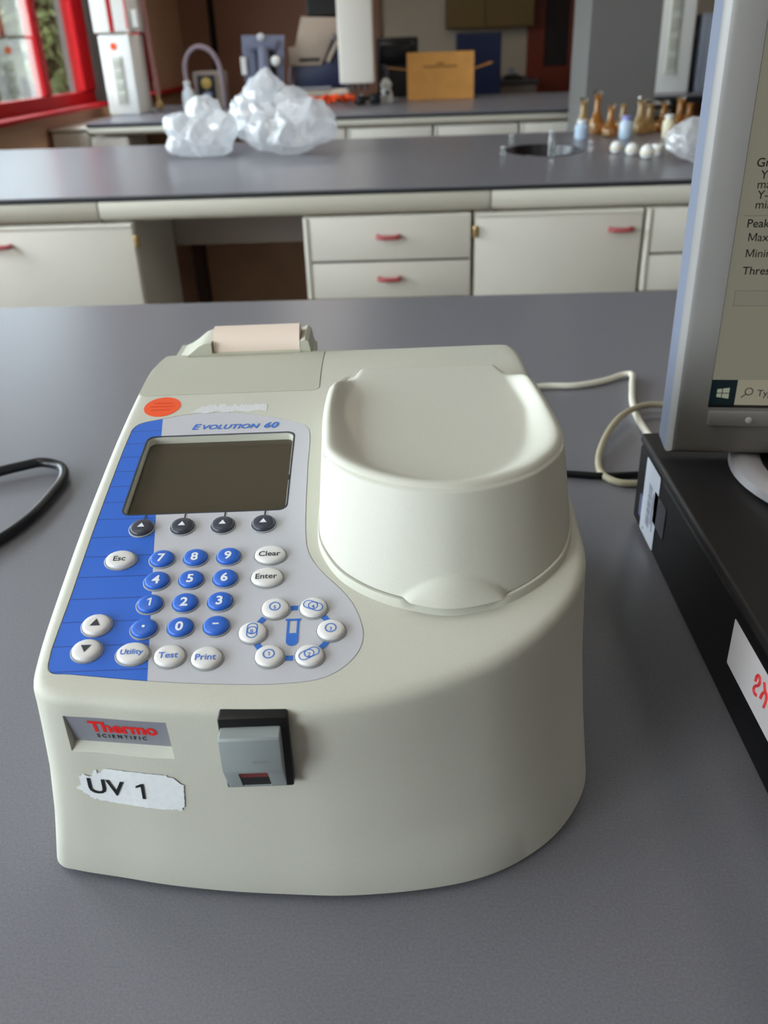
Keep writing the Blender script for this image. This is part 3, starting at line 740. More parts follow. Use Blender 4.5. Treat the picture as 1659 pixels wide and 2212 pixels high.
rel(obj('post', box(-1.05, -1.0, 4.22, 4.30, 0, BT - .2), mat('dark_post', (70, 48, 38), .6)), mb)
rel(obj('end_panel', box(-2.74, -2.70, yb + .1, 5.1, 0, BT - .034), K['cream']), mb); rel(obj('end_panel', box(3.2, 3.24, yb + .1, 5.1, 0, BT - .034), K['cream']), mb)
def cabinet(name, label, x0, x1, y, kind, hx, hinge=None, z0=BT - .40, z1=BT - .097, dep=.56, lower=.10):
    c = thing(name, label, 'cabinet', ((x0 + x1) / 2, y + dep / 2, 0), 0, 'under-bench cabinets')
    cxx, cyy = (x0 + x1) / 2, y + dep / 2
    off = lambda o: (setattr(o, 'parent', c), setattr(o, 'location', (-cxx, -cyy, 0)), o)[2]
    off(obj('carcass', box(x0, x1, y + .018, y + dep, z0, z1, .004), K['cream']))
    if kind == 'door':
        d = off(obj('door', box(x0 + .004, x1 - .004, y, y + .017, z0 + .002, z1 - .004, .005), K['cream'], smooth=40)); handle(hx, z1 - .070, y, d)
        lp = off(obj('top_lip', tube([(x0 + .006, y + .004, z1 - .010), (x1 - .006, y + .004, z1 - .010)], .009, 12, smooth=False), K['cream'], smooth=50))
        if hinge is not None: off(obj('hinge', lathe([(.009, 0), (.011, .004), (.009, .012), (.011, .02), (.011, .034), (.009, .040)], 14, (hinge, y - .003, z1 - .085)), K['brass'], smooth=40))
    else:
        zm = z0 + .134
        for a, b_ in ((zm + .010, z1 - .004), (z0 + .002, zm)):
            d = off(obj('drawer', box(x0 + .026, x1 - .004, y, y + .017, a, b_, .003), K['cream'], smooth=40)); handle(hx, (a + b_) / 2 + .008, y, d)
        off(obj('drawer_gap', box(x0 + .026, x1 - .006, y + .012, y + .020, zm, zm + .010), K['joint']))  # grey strip filling the gap between the two drawers
        off(obj('edge_post', tube([(x0 + .013, y + .008, z0 + .004), (x0 + .013, y + .008, z1 - .004)], .012, 12, smooth=False), K['cream'], smooth=50))
        off(obj('top_lip', tube([(x0 + .006, y + .008, z1 - .008), (x1 - .006, y + .008, z1 - .008)], .008, 12, smooth=False), K['cream'], smooth=50))
    return c
cabinet('door_cabinet', 'cream cabinet at the left under the middle bench, door hinged on its right', -1.66, -1.030, 3.30, 'door', -1.540, -1.024, z0=BT - .66)
cabinet('drawer_cabinet', 'cream two-drawer cabinet right of the open knee space under the middle bench', -.400, .222, 3.30, 'drawers', -.085)
cabinet('door_cabinet', 'cream cabinet with one door and brass hinge right of the two drawers', .232, .848, 3.30, 'door', .765, .236, z0=BT - .66)
cabinet('drawer_cabinet', 'cream two-drawer cabinet at the right partly hidden by the monitor', .856, 1.470, 3.30, 'drawers', 1.15)
# --- far bench
fb = thing('lab_bench', 'far grey bench carrying monitor, analyser and cardboard box', 'bench', (-.5, 8.2, 0)); y3 = 7.13
rel(obj('bench_top', box(-2.46, 1.95, y3, 9.35, BT - .014, BT, .002), K['top']), fb)
rel(obj('edge_band', box(-2.46, 1.95, y3 + .002, 9.34, BT - .030, BT - .0145), K['edge']), fb)
P = [(y3 + .01, BT - .032), (y3 - .004, BT - .040), (y3 - .004, BT - .065), (y3 + .02, BT - .086), (y3 + .06, BT - .090), (y3 + .06, BT - .032)]
rel(obj('apron', prism(P, -2.45, 1.94, 'x', bev=.001), K['apron'], smooth=40), fb)
rel(obj('modesty_panel', box(-2.40, -.49, 7.75, 7.77, .05, BT - .03), K['wood']), fb)
rel(obj('pedestal', box(-2.45, -2.16, y3 + .04, 7.70, 0, BT - .10, .02), K['cream']), fb); rel(obj('end_panel', box(-2.45, -2.41, 7.72, 9.3, 0, BT - .03), K['cream']), fb); rel(obj('end_panel', box(1.9, 1.94, y3 + .05, 9.3, 0, BT - .03), K['cream']), fb)
for nm, lb, a, c, hx in (('drawer_cabinet', 'cream drawer cabinet of the far bench, beside the plastic bags', -1.10, -.487, -.8), ('drawer_cabinet', 'cream drawer cabinet of the far bench, below the orange cable', -.472, .172, -.18), ('drawer_cabinet', 'cream drawer cabinet of the far bench, below the cardboard box', .188, .820, .48), ('drawer_cabinet', 'cream drawer cabinet of the far bench, nearest the grey column', .836, 1.47, 1.12)):
    cabinet(nm, lb, a, c, y3 + .01, 'drawers', hx, z0=BT - .50)
# --- side bench on the right behind the column
sb = thing('lab_bench', 'right-hand bench behind the grey column, dark edged', 'bench', (3.3, 9.0, 0))
rel(obj('bench_top', box(2.02, 4.5, 8.15, 9.6, BT - .014, BT, .002), K['top']), sb)
rel(obj('edge_band', box(2.02, 4.5, 8.152, 9.59, BT - .06, BT - .0145), K['edge']), sb)
rel(obj('modesty_panel', box(2.05, 4.45, 8.5, 8.52, .05, BT - .06), K['wood']), sb)
rel(obj('end_panel', box(2.04, 2.08, 8.2, 9.5, 0, BT - .06), K['cream']), sb); rel(obj('end_panel', box(4.40, 4.44, 8.2, 9.5, 0, BT - .06), K['cream']), sb)
# --- low counter at the far wall, in front of the door
lc = thing('counter', 'low grey counter by the far wall behind the cardboard box', 'counter', (.9, 11.4, 0))
rel(obj('counter_top', box(.3, 1.46, 10.9, 12.4, BT + .02, BT + .06, .004), mat('counter_dark', (70, 68, 68), .4)), lc)
rel(obj('counter_front', box(.32, 1.44, 10.93, 12.38, 0, BT + .02), mat('counter_side', (120, 108, 98), .6)), lc)
sc_ = thing('low_cupboard', 'low cream cupboard between the window wall and the far bench', 'cupboard', (-2.70, 8.2, 0))
rel(obj('carcass', box(-2.82, -2.52, 7.35, 9.2, 0, BT - .06, .015), K['cream'], smooth=40), sc_); rel(obj('cupboard_door', box(-2.81, -2.53, 7.33, 7.35, .06, BT - .08, .006), K['cream']), sc_); rel(obj('cupboard_top', box(-2.83, -2.50, 7.32, 9.22, BT - .06, BT - .04, .006), K['cream']), sc_)

# ================================================================ things on the benches
def on(o, p): o.parent = p; return o
# --- crumpled clear plastic bags
def film(name, tint, dens):
    m = bpy.data.materials.new(name); m.use_nodes = True; nt = m.node_tree; nt.nodes.clear()
    o = nt.nodes.new('ShaderNodeOutputMaterial'); mx = nt.nodes.new('ShaderNodeMixShader'); m2 = nt.nodes.new('ShaderNodeMixShader'); m3 = nt.nodes.new('ShaderNodeMixShader')
    t = nt.nodes.new('ShaderNodeBsdfTransparent'); g = nt.nodes.new('ShaderNodeBsdfGlossy'); d = nt.nodes.new('ShaderNodeBsdfDiffuse'); tl = nt.nodes.new('ShaderNodeBsdfTranslucent')
    d.inputs['Color'].default_value = tint + (1,); tl.inputs['Color'].default_value = tint + (1,); g.inputs['Roughness'].default_value = .22
    m2.inputs[0].default_value = .45; nt.links.new(d.outputs[0], m2.inputs[1]); nt.links.new(tl.outputs[0], m2.inputs[2])
    m3.inputs[0].default_value = .22; nt.links.new(m2.outputs[0], m3.inputs[1]); nt.links.new(g.outputs[0], m3.inputs[2])
    mx.inputs[0].default_value = dens; nt.links.new(t.outputs[0], mx.inputs[1]); nt.links.new(m3.outputs[0], mx.inputs[2]); nt.links.new(mx.outputs[0], o.inputs['Surface'])
    return m
FILM = film('plastic_film', (.93, .95, .98), .62)
def bag(label, loc, lumps, seed, rot=0.0):
    """a limp bag: one crumpled sheet wrapped over its lumpy content"""
    bm = bmesh.new(); bmesh.ops.create_icosphere(bm, subdivisions=6, radius=1.0)
    for v in bm.verts:
        d = v.co.normalized(); r = 0
        for (x, y, z, rx, ry, rz) in lumps:
            # distance along d from origin to the far side of the ellipsoid lump
            A = (d.x / rx) ** 2 + (d.y / ry) ** 2 + (d.z / rz) ** 2; B = -2 * (d.x * x / rx**2 + d.y * y / ry**2 + d.z * z / rz**2); C = (x / rx) ** 2 + (y / ry) ** 2 + (z / rz) ** 2 - 1
            D = B * B - 4 * A * C
            if D > 0: r = max(r, (-B + math.sqrt(D)) / (2 * A))
        r = max(r, .05); p = d * r
        n1 = 1 - abs(noise.noise(p * 10 + Vector((seed, 0, 0)))) * 2; n2 = 1 - abs(noise.noise(p * 26 + Vector((0, seed, 0)))) * 2; n3 = noise.noise(p * 7 + Vector((0, 0, seed)))
        p += d * (.026 * (n1 - .5) + .007 * (n2 - .5) + .022 * n3)
        p.z = max(p.z + .05, .0015 + .002 * abs(n2)); v.co = p
    o = obj('plastic_bag', bm, FILM, None, loc, 45, (0, 0, rot)); return tag(o, label, 'plastic bag', 'clear plastic bags on the middle bench')
bag('crumpled clear plastic bag, left one of the bag heap on the middle bench', (-1.0, 4.50, BT), [(0, 0, .04, .165, .12, .09), (-.09, 0, .07, .085, .10, .09), (.02, .03, .13, .10, .08, .075), (.09, .0, .07, .08, .09, .085), (-.13, -.03, .02, .05, .07, .05)], 3)
bag('tallest crumpled clear plastic bag, peak of the bag heap', (-.72, 4.84, BT), [(0, 0, .08, .19, .12, .12), (-.01, .0, .21, .10, .09, .10), (.10, .0, .14, .12, .09, .09), (-.10, .0, .10, .10, .09, .10)], 17)
bag('crumpled clear plastic bag, right front of the bag heap by the far drawers', (-.575, 4.50, BT), [(0, 0, .04, .17, .12, .09), (.12, .02, .08, .10, .10, .10), (.03, .02, .10, .10, .09, .08), (-.12, -.02, .05, .075, .09, .08)], 29)
bag('white crumpled plastic bag beside the monitor, right end of the middle bench', (1.15, 3.72, BT), [(0, 0, .04, .13, .12, .07), (.06, .02, .06, .12, .11, .05), (-.06, 0, .04, .05, .10, .06)], 41)
# --- glassware
def clear_glass(name, rgb, rough=.02):
    return mat(name, rgb, rough, trans=1.0 if 'clear' in name else .86, ior=1.45)
G = {'amber': clear_glass('amber_glass', (246, 190, 96)), 'amber2': clear_glass('pale_amber_glass', (250, 224, 172)), 'clear': clear_glass('clear_glass', (246, 250, 252)), 'white': mat('white_cap', (232, 232, 228), .4), 'blue': mat('pale_blue_liquid', (196, 216, 236), .25), 'cream': mat('cream_plastic', (232, 224, 196), .4), 'lilac': mat('lilac_stopper', (150, 152, 214), .35)}
def flask(label, x, y, h, rb, glass_, stopper, rn=.0155):
    t = thing('volumetric_flask', label, 'flask', (x, y, BT), 0, 'amber flasks on the middle bench')
    hb = h * .52
    prof = [(rb * .80, 0), (rb, .006), (rb * 1.0, hb * .35), (rb * .92, hb * .62), (rb * .6, hb * .88), (rn * 1.25, hb * 1.04), (rn, hb * 1.15), (rn, h * .94), (rn * 1.35, h * .955), (rn * 1.35, h)]
    inn = [(max(r - .0022, .003), max(z, .004)) for r, z in prof[::-1]]
    obj('flask_body', lathe(prof + inn, 28), G[glass_], t, smooth=45)
    hs = hb * .75; obj('label_band', lathe([(rb * 1.004, hb * .18), (rb * 1.01, hb * .22), (rb * .985, hb * .50), (rb * .975, hb * .52)], 28, cap0=False, cap1=False), G['amber2' if glass_ != 'clear' else 'blue'], t, smooth=45)
    if stopper: obj('stopper', lathe([(rn * .9, h - .012), (rn * .95, h + .001), (rn * 1.5, h + .004), (rn * 1.5, h + .012), (rn * .9, h + .018), (rn * .6, h + .019)], 20), G[stopper], t, smooth=45)
    return t
flask('amber flask with the leftmost neck of the glassware group', .920, 5.06, .160, .036, 'amber2', 'clear')
flask('amber flask, tallest neck of the left glassware cluster by the grey column', .985, 5.02, .190, .040, 'amber', 'clear')
flask('amber flask with bright neck at the right of the left glassware cluster', 1.025, 4.86, 0.137, .040, 'amber', 'clear')
flask('brownish flask standing first in the middle glassware cluster', 1.135, 5.08, 0.137, .038, 'amber2', None)
flask('tallest wide-necked amber flask of the middle glassware cluster', 1.200, 4.96, 0.157, .042, 'amber2', 'clear', .019)
flask('clear-necked flask at the right of the middle glassware cluster', 1.262, 5.02, 0.137, .040, 'amber2', 'clear')
flask('orange amber flask standing first in the right glassware cluster', 1.345, 5.06, 0.132, .040, 'amber', 'clear')
flask('tallest amber flask of the right glassware cluster', 1.405, 4.98, 0.157, .042, 'amber', 'clear', .016)
flask('amber flask at the right end of the glassware, behind the white bag', 1.475, 5.05, 0.132, .042, 'amber', None)
def vial(label, x, y, h, r, body_, cap):
    t = thing('vial', label, 'bottle', (x, y, BT), 0, 'small bottles on the middle bench')
    obj('vial_body', lathe([(r * .9, 0), (r, .004), (r, h * .68), (r * .62, h * .80), (r * .62, h * .86)], 24), G[body_], t, smooth=45)
    obj('cap', lathe([(r * .7, h * .82), (r * .74, h * .83), (r * .74, h * .98), (r * .6, h)], 24), G[cap], t, smooth=45); return t
vial('small pale blue bottle in front of the left glassware cluster', .872, 4.80, .090, .035, 'blue', 'white')
vial('small pale blue bottle with lilac cap before the middle glassware cluster', 1.085, 4.76, .105, .033, 'blue', 'lilac')
vial('small cream bottle with white cap before the right glassware cluster', 1.290, 4.74, .105, .030, 'cream', 'white')
def tube_vial(label, x, y, h, r):
    t = thing('glass_vial', label, 'vial', (x, y, BT), 0, 'empty glass vials round the drip cup')
    pr = [(r * .8, 0), (r, .003), (r, h * .8), (r * .8, h * .86), (r * .8, h)]
    obj('vial_body', lathe(pr + [(a - .002, max(z, .003)) for a, z in pr[::-1]], 20), G['clear'], t, smooth=45)
    obj('rim', lathe([(r * .8, h), (r * .95, h + .001), (r * .95, h + .004), (r * .7, h + .004)], 20), G['white'], t, smooth=45)
tube_vial('tall glass vial standing at the front rim of the drip cup', .612, 4.06, .100, .014)
tube_vial('short glass vial left of the drip cup', .415, 4.16, .034, .013)
tube_vial('short glass vial behind the left rim of the drip cup', .500, 4.62, .040, .013)
tube_vial('short glass vial right of the drip cup', .812, 4.22, .040, .013)
for lb, x, y, r, sh in (('leftmost of the three white round stoppers before the glassware', .905, 4.12, .027, 0), ('middle one of the three white round stoppers before the glassware', .950, 4.02, .027, 0), ('nearest of the three white round stoppers before the glassware', .985, 3.90, .029, 0), ('white cap lying between the stoppers and the white bag', 1.060, 4.02, .026, 1)):
    pr = [(r * .5, 0), (r * .92, r * .35), (r, r * .9), (r * .85, r * 1.5), (r * .45, r * 1.85), (r * .1, r * 1.92)] if not sh else [(r * .92, 0), (r, .004), (r, r * 1.5), (r * .9, r * 1.65)]
    t = thing('stopper', lb, 'stopper', (x, y, BT), 0, 'white stoppers on the middle bench')
    obj('stopper_body', lathe(pr, 24), G['white'], t, smooth=50); obj('grip_ring', lathe([(r * .99, r * .7), (r * 1.06, r * .8), (r * 1.06, r * .95), (r * .99, r * 1.05)], 24), G['cream'], t, smooth=50)
# --- far bench: service tower, bottle, gold-faced box
def tower(label, x, y, z0, h, w, d):
    t = thing('service_tower', label, 'service column', (x, y, z0), R(-6))
    obj('housing', box(-w / 2, w / 2, -d / 2, d / 2, 0, h, .012, 3), K['white'], t, smooth=40)
    s = obj('socket_strip', box(-.045, .045, -d / 2 - .014, -d / 2, h * .14, h * .74, .006), K['strip'], t)
    for k in range(4): obj('socket', box(-.030, .030, -d / 2 - .020, -d / 2 - .013, h * (.18 + .14 * k), h * (.27 + .14 * k), .004), mat('socket_face', (188, 190, 178), .5) if k == 0 else bpy.data.materials['socket_face'], s)
    o = obj('warning_dot', lathe([(.028, 0), (.028, .004)], 24), M['orange'], t, (-.01, -d / 2, h * .86), 40, (R(90), 0, 0)); o['label'] = 'orange warning dot'
    return t
tower('white service tower standing on the left end of the far bench', -2.41, 8.22, BT, .60, .27, .30)
hc = thing('ceiling_service_column', 'white hanging service column with a red stripe above the service tower', 'service column', (-2.41, 8.22, BT + .615), R(-6))
obj('housing', box(-.155, .155, -.16, .16, 0, ZC - BT - .615, .012, 3), K['white'], hc, smooth=40)
obj('red_stripe', box(-.015, .022, -.164, -.159, .004, 1.4), K['red'], hc); obj('red_edge', box(.130, .150, -.163, -.155, .02, 1.4, .003), mat('pink_red_edge', (196, 96, 98), .5), hc)
obj('side_switch', box(.155, .215, -.12, -.06, .03, .16, .008), K['white'], hc)
pp = thing('supply_pipe', 'thin pinkish supply pipe running down beside the service tower', 'pipe', (-2.20, 8.30, BT))
obj('pipe', tube([(.02, 0, .14), (.0, 0, .6), (-.03, 0, ZC - BT)], .022, 12), mat('pipe_paint', (168, 120, 116), .5), pp, smooth=50)
obj('valve', lathe([(.016, 0), (.034, .01), (.034, .05), (.016, .07), (.016, .14)], 16), K['brass'], pp, (.02, 0, .02), 40); obj('pipe_foot', lathe([(.045, 0), (.045, .012), (.02, .02)], 16), K['steel'], pp, smooth=40)
bt = thing('wash_bottle', 'white plastic wash bottle with a long bent hose on the far bench', 'bottle', (-1.95, 8.45, BT))
obj('bottle_body', lathe([(.050, 0), (.058, .006), (.058, .10), (.050, .145), (.030, .175), (.026, .20)], 28), mat('milky_plastic', (226, 234, 240), .35), bt, smooth=50)
obj('cap', lathe([(.030, .195), (.032, .20), (.032, .225), (.018, .235)], 20), G['white'], bt, smooth=50)
obj('hose', tube([(0, 0, .23), (.0, .01, .36), (.05, .02, .455), (.14, .03, .495), (.23, .04, .455), (.285, .05, .36), (.30, .055, .22), (.30, .06, .075), (.30, .062, .012)], .021, 12), mat('grey_hose', (148, 132, 142), .45), bt, smooth=50)
gb = thing('display_box', 'grey box with dark glossy front bearing a gold disc, behind the wash bottle', 'box', (-1.79, 8.72, BT))
obj('shell', box(-.135, .135, -.12, .12, 0, .30, .012), mat('taupe_shell', (140, 126, 118), .5), gb, smooth=40)
obj('front_panel', box(-.10, .060, -.124, -.119, .015, .27, .003), mat('dark_gloss', (40, 42, 50), .15), gb)
obj('side_strip', box(.068, .125, -.123, -.119, .015, .27), mat('olive_strip', (122, 110, 80), .5), gb)
obj('gold_disc', lathe([(.045, 0), (.045, .006), (.036, .010)], 28), mat('gold_paint', (190, 160, 80), .4), gb, (-.02, -.122, .205), 40, (R(90), 0, 0)); obj('lower_mark', lathe([(.040, 0), (.040, .004)], 28, sy=.6), mat('grey_blue_mark', (122, 134, 156), .5), gb, (-.02, -.122, .115), 40, (R(90), 0, 0))
# monitor seen from behind
BM_ = {'shell': mat('bluegrey_shell', (112, 116, 138), .4), 'dark': mat('dark_vent', (24, 24, 34), .5)}
bmn = thing('back_monitor', 'blue-grey monitor seen from behind, rising over the plastic bags', 'monitor', (-1.28, 8.70, BT), R(6))
obj('rear_shell', prism([(-.20, .06), (.14, .03), (.19, .56), (-.19, .57)], -.03, .03, 'y', bev=.01), BM_['shell'], bmn, smooth=40)
obj('vent_panel', box(-.085, .095, .031 - .075, .031 - .055, .18, .44, .004), BM_['dark'], bmn)
obj('hinge_block', prism([(-.135, .455), (.105, .455), (.130, .520), (-.150, .520)], -.075, -.03, 'y', bev=.006), BM_['shell'], bmn, smooth=40)
obj('stand_neck', tube([(-.01, -.10, .01), (-.01, -.095, .14), (-.01, -.08, .32), (-.01, -.05, .47)], lambda t: .062 - .014 * t, 16), BM_['shell'], bmn, smooth=50)
obj('stand_foot', lathe([(.15, 0), (.15, .008), (.06, .020)], 32, (-.01, -.06, 0), 1, .8), BM_['shell'], bmn, smooth=40)
for nm, x, z, r in (('rear_badge', -.02, .545, .036), ('stand_knob', .095, .36, .042)): obj(nm, lathe([(r, 0), (r, .015), (r * .7, .028), (r * .2, .032)], 24), G['white'] if 'knob' in nm else mat('badge_grey', (190, 192, 196), .3), bmn, (x, -.070 if 'knob' in nm else -.03, z), 45, (R(90), 0, 0))
obj('side_port', box(-.215, -.165, -.055, -.03, .26, .40, .006), G['white'], bmn)
# analyser: beige head on a navy body, on a beige plinth
an = thing('analyser', 'beige and navy analyser on a beige plinth behind the hanging column', 'analyser', (-.85, 9.05, BT), 0)
NV = mat('navy_panel', (22, 34, 66), .4); BG = mat('beige_plastic', (160, 146, 132), .5)
obj('plinth', box(-.28, .30, -.22, .25, .06, .115, .015), mat('plinth_beige', (214, 204, 186), .5), an, smooth=40)
for a in (-.24, .24):
    for c in (-.16, .18): obj('foot', lathe([(.022, 0), (.022, .061)], 16, (a, c, 0)), M['rubber'], an, smooth=40)
obj('navy_body', prism([(-.20, .116), (.28, .116), (.28, .53), (.16, .49), (.09, .33), (-.20, .31)], -.18, .22, 'y', bev=.01), NV, an, smooth=30)
obj('side_pad', tube([(-.215, -.12, .13), (-.245, -.13, .20), (-.225, -.12, .30)], .022, 12), mat('mauve_grey', (150, 138, 148), .5), an, smooth=50)
obj('upper_head', prism([(-.235, .31), (.06, .31), (.16, .50), (.28, .58), (.28, .68), (-.10, .70), (-.17, .47), (-.235, .46)], -.20, .20, 'y', bev=.012), BG, an, smooth=30)
obj('slot', box(-.14, .05, -.206, -.198, .345, .372), M['black'], an); obj('tray', box(-.20, .14, -.26, -.17, .118, .135, .005), mat('tray_grey', (150, 152, 160), .4), an)
obj('lever_arm', prism([(.10, .345), (.135, .33), (.235, .49), (.205, .51)], -.225, -.20, 'y', bev=.004), BG, an); obj('pivot', lathe([(.030, 0), (.030, .02), (.018, .026)], 20), mat('pivot_grey', (104, 98, 98), .4), an, (.19, -.20, .53), 40, (R(90), 0, 0))
dk = thing('dark_case', 'black case standing on top of the analyser', 'case', (-.62, 9.05, BT + .70)); obj('case_body', box(-.28, .26, -.15, .16, -.0, .22, .01), M['black'], dk); obj('case_lid', box(-.29, .27, -.16, .17, .22, .26, .01), mat('case_brown', (34, 26, 24), .5), dk)
# hanging column in the middle
hm = thing('ceiling_service_column', 'cream rectangular service column hanging over the far bench centre', 'service column', (-.435, 8.25, BT + .175), R(1))
obj('housing', box(-.145, .145, -.14, .14, 0, ZC - BT - .175, .014, 3), K['offwhite'], hm, smooth=40)
for a in (-.08, -.03, .03, .08): obj('outlet_nipple', lathe([(.013, -.05), (.015, -.02), (.013, 0)], 14, (a, -.06, 0)), mat('nipple_grey', (70, 68, 72), .4), hm, smooth=40)
# tangle of orange cable, black clamps, white fitting
random.seed(8); oc = []
for i in range(34):
    t = i / 33; oc.append((-.24 + .42 * t + .03 * math.sin(i * 1.9), .07 * math.sin(i * 2.4), .024 + .022 * (i % 3) + .01 * math.sin(i * .7)))
o = obj('orange_cable', tube(oc, .011, 8, 5), mat('orange_cable', (244, 92, 30), .45), None, (-.66, 8.55, BT), 50); tag(o, 'tangled orange cable on the far bench below the analyser', 'cable')
cp = thing('clamp_stand', 'black clamp pieces lying under the cream hanging column', 'clamp', (-.36, 8.35, BT))
obj('clamp_bar', tube([(-.12, 0, .03), (.0, .02, .05), (.12, .01, .09)], .016, 10), M['black'], cp, smooth=50); obj('clamp_jaw', box(-.10, -.02, -.04, .05, 0, .07, .012), M['black'], cp, smooth=40); obj('clamp_jaw', box(.02, .11, -.02, .06, 0, .085, .012), M['black'], cp, smooth=40)
obj('clamp_screw', lathe([(.02, 0), (.024, .01), (.024, .03), (.01, .035), (.01, .09)], 14, (-.05, .06, 0)), K['steel'], cp, smooth=40)
wf = thing('water_fitting', 'white plastic fitting with black opening left of the cardboard box', 'fitting', (-.20, 8.50, BT))
obj('fitting_body', lathe([(.055, 0), (.062, .01), (.055, .07), (.040, .12), (.052, .145), (.040, .17), (.016, .20)], 24, sx=1, sy=.9), mat('white_fitting', (214, 216, 208), .4), wf, smooth=45)
obj('opening', lathe([(.018, 0), (.018, .008)], 20), M['black'], wf, (.012, -.055, .085), 40, (R(90), 0, 0)); obj('side_spout', tube([(-.04, -.02, .06), (-.10, -.03, .065)], .018, 12, smooth=False), bpy.data.materials['white_fitting'], wf, smooth=50); obj('top_hose', tube([(0, 0, .19), (.01, .01, .25), (-.02, .02, .30)], .018, 10), mat('hose_dark', (64, 62, 70), .5), wf, smooth=50); obj('metal_tap', lathe([(.018, 0), (.026, .01), (.026, .03), (.015, .04)], 16), K['steel'], wf, (.075, .02, .0), 40)
# cardboard box with open flaps
CB = mat('cardboard', (226, 164, 88), .8, grain=.06, gscale=12); CBI = mat('cardboard_inside', (176, 122, 66), .8)
cb = thing('cardboard_box', 'open brown cardboard box with flaps out at both sides', 'box', (.29, 8.92, BT), R(-1))
x0, x1, d0, d1, hh = -.300, .300, -.20, .20, .385
obj('front_panel', box(x0, x1, d0, d0 + .006, 0, hh), CB, cb); obj('rear_panel', box(x0, x1, d1 - .006, d1, 0, hh), CBI, cb); obj('side_panel', box(x0, x0 + .006, d0 + .006, d1 - .006, 0, hh), CB, cb); obj('side_panel', box(x1 - .006, x1, d0 + .006, d1 - .006, 0, hh), CB, cb); obj('base_panel', box(x0, x1, d0, d1, 0, .006), CBI, cb)
obj('flap', prism([(x0, .245), (x0, .251), (x0 - .19, .276), (x0 - .19, .270)], d0, d1 - .2, 'y'), CBI, cb); obj('flap', prism([(x1, .235), (x1, .241), (x1 + .17, .290), (x1 + .17, .284)], d0, d1, 'y'), CBI, cb); obj('flap', box(x0, x1, d1, d1 + .006, hh - .18, hh), CBI, cb)
# faint two-line print on the box front
bmr = bmesh.new(); random.seed(3)
for z, w, n in ((.285, .035, 3), (.262, .15, 15)):
    for i in range(n):
        a = -w + 2 * w * i / n; q = .72 * 2 * w / n; vs = [bmr.verts.new((a + e, d0 - .0008, z + g)) for e, g in ((0, 0), (q, 0), (q, .014 + .004 * (i % 2)), (0, .014))]; bmr.faces.new(vs)
obj('box_print', bmr, mat('box_ink', (112, 72, 34), .8), cb)
# things behind
bc = thing('dark_machine', 'black machine with a dark hood left of the cardboard box', 'machine', (-.08, 10.2, BT - .02))
rel_ = [obj('cabinet_body', box(-.24, .18, -.3, .3, -BT + .02, .54, .02), M['black'], bc, smooth=40), obj('hood', box(-.22, .14, -.33, -.2, .30, .50, .03), mat('hood_black', (14, 14, 18), .3), bc, smooth=40)]
bl = thing('blue_cabinet', 'navy blue cabinet behind the cardboard box', 'cabinet', (.80, 10.7, 0)); obj('cabinet_body', box(-.28, .20, -.15, .15, 0, BT + .54, .01), NV, bl); obj('cabinet_door', box(-.27, .19, -.165, -.15, .1, BT + .52, .006), mat('navy_door', (30, 42, 78), .4), bl)
wc = thing('wall_cupboard', 'olive brown wall cupboard high on the far wall', 'cupboard', (1.0, 12.33, BT + .60)); OL = mat('olive_front', (112, 86, 40), .5)
obj('carcass', box(-.53, .55, -.12, .16, 0, .9, .004), mat('olive_carcass', (84, 64, 34), .6), wc)
for a, c in ((-.52, -.055), (-.045, .54)): obj('cupboard_door', box(a, c, -.14, -.12, .01, .88, .004), OL, wc)
st_ = thing('tape_dispenser', 'small black tape dispenser on the low far counter', 'dispenser', (1.20, 11.1, BT + .06)); obj('dispenser_base', prism([(-.12, 0), (.12, 0), (.10, .03), (.02, .06), (-.10, .05)], -.04, .04, 'y', bev=.006), M['black'], st_, smooth=40); obj('tape_reel', lathe([(.045, 0), (.045, .03)], 24), K['steel'], st_, (-.03, .015, .08), 40, (R(90), 0, 0))
# right bench: second service tower and grey instrument
tower('white service tower right of the grey column', 2.28, 8.62, BT, 1.05, .34, .26)
gi = thing('grey_cabinet_unit', 'blue-grey boxy unit on the right-hand bench beside the monitor', 'instrument', (2.74, 8.66, BT)); obj('unit_body', box(-.24, .55, -.2, .3, 0, .60, .012), mat('bluegrey_unit', (132, 138, 150), .5), gi, smooth=40); obj('unit_door', box(-.19, .50, -.215, -.2, .04, .56, .008), mat('bluegrey_door', (140, 146, 158), .45), gi)

# ================================================================ the computer on the right of the near bench
pc = thing('desktop_computer', 'black flat desktop computer lying right of the spectrophotometer', 'computer', (.405, .60, BT))
PX0, PX1, PY0, PY1, PH = -.176, .19, -.40, .212, .098
obj('case', box(PX0, PX1, PY0, PY1, .004, PH - .010, .004, 3), mat('case_black', (13, 13, 16), .45, spec=.22), pc, smooth=40)
obj('case_lid', box(PX0 - .0005, PX1, PY0, PY1 + .001, PH - .0095, PH, .003, 3), mat('case_lid_black', (32, 29, 30), .5), pc, smooth=40)
for a in (PX0 + .04, PX1 - .04):
    for c in (PY0 + .05, PY1 - .05): obj('foot', lathe([(.012, 0), (.012, .0045)], 16, (a, c, 0)), M['rubber'], pc)
def side_label(name, y0, y1, z0, z1, m, lab, r=.002, off=.0003):
    o = obj(name, prism([(y - .60, z) for y, z in rrect(y0, y1, z0, z1, r)], PX0 - off - .0003, PX0 - off, 'x'), m, pc); o['label'] = lab; return o
bc_ = side_label('barcode_label', .7300, .7800, .008, .0870, mat('barcode_paper', (206, 212, 222), .45), 'white barcode label', .003)
bmr = bmesh.new(); random.seed(6); z = .022
while z < .068:
    t = random.choice((.0006, .0006, .0011, .0016)); vs = [bmr.verts.new((PX0 - .0008, y - .60, q)) for y, q in ((.7620, z), (.7500, z), (.7500, z + t), (.7620, z + t))]; bmr.faces.new(vs); z += t + random.choice((.0007, .0012))
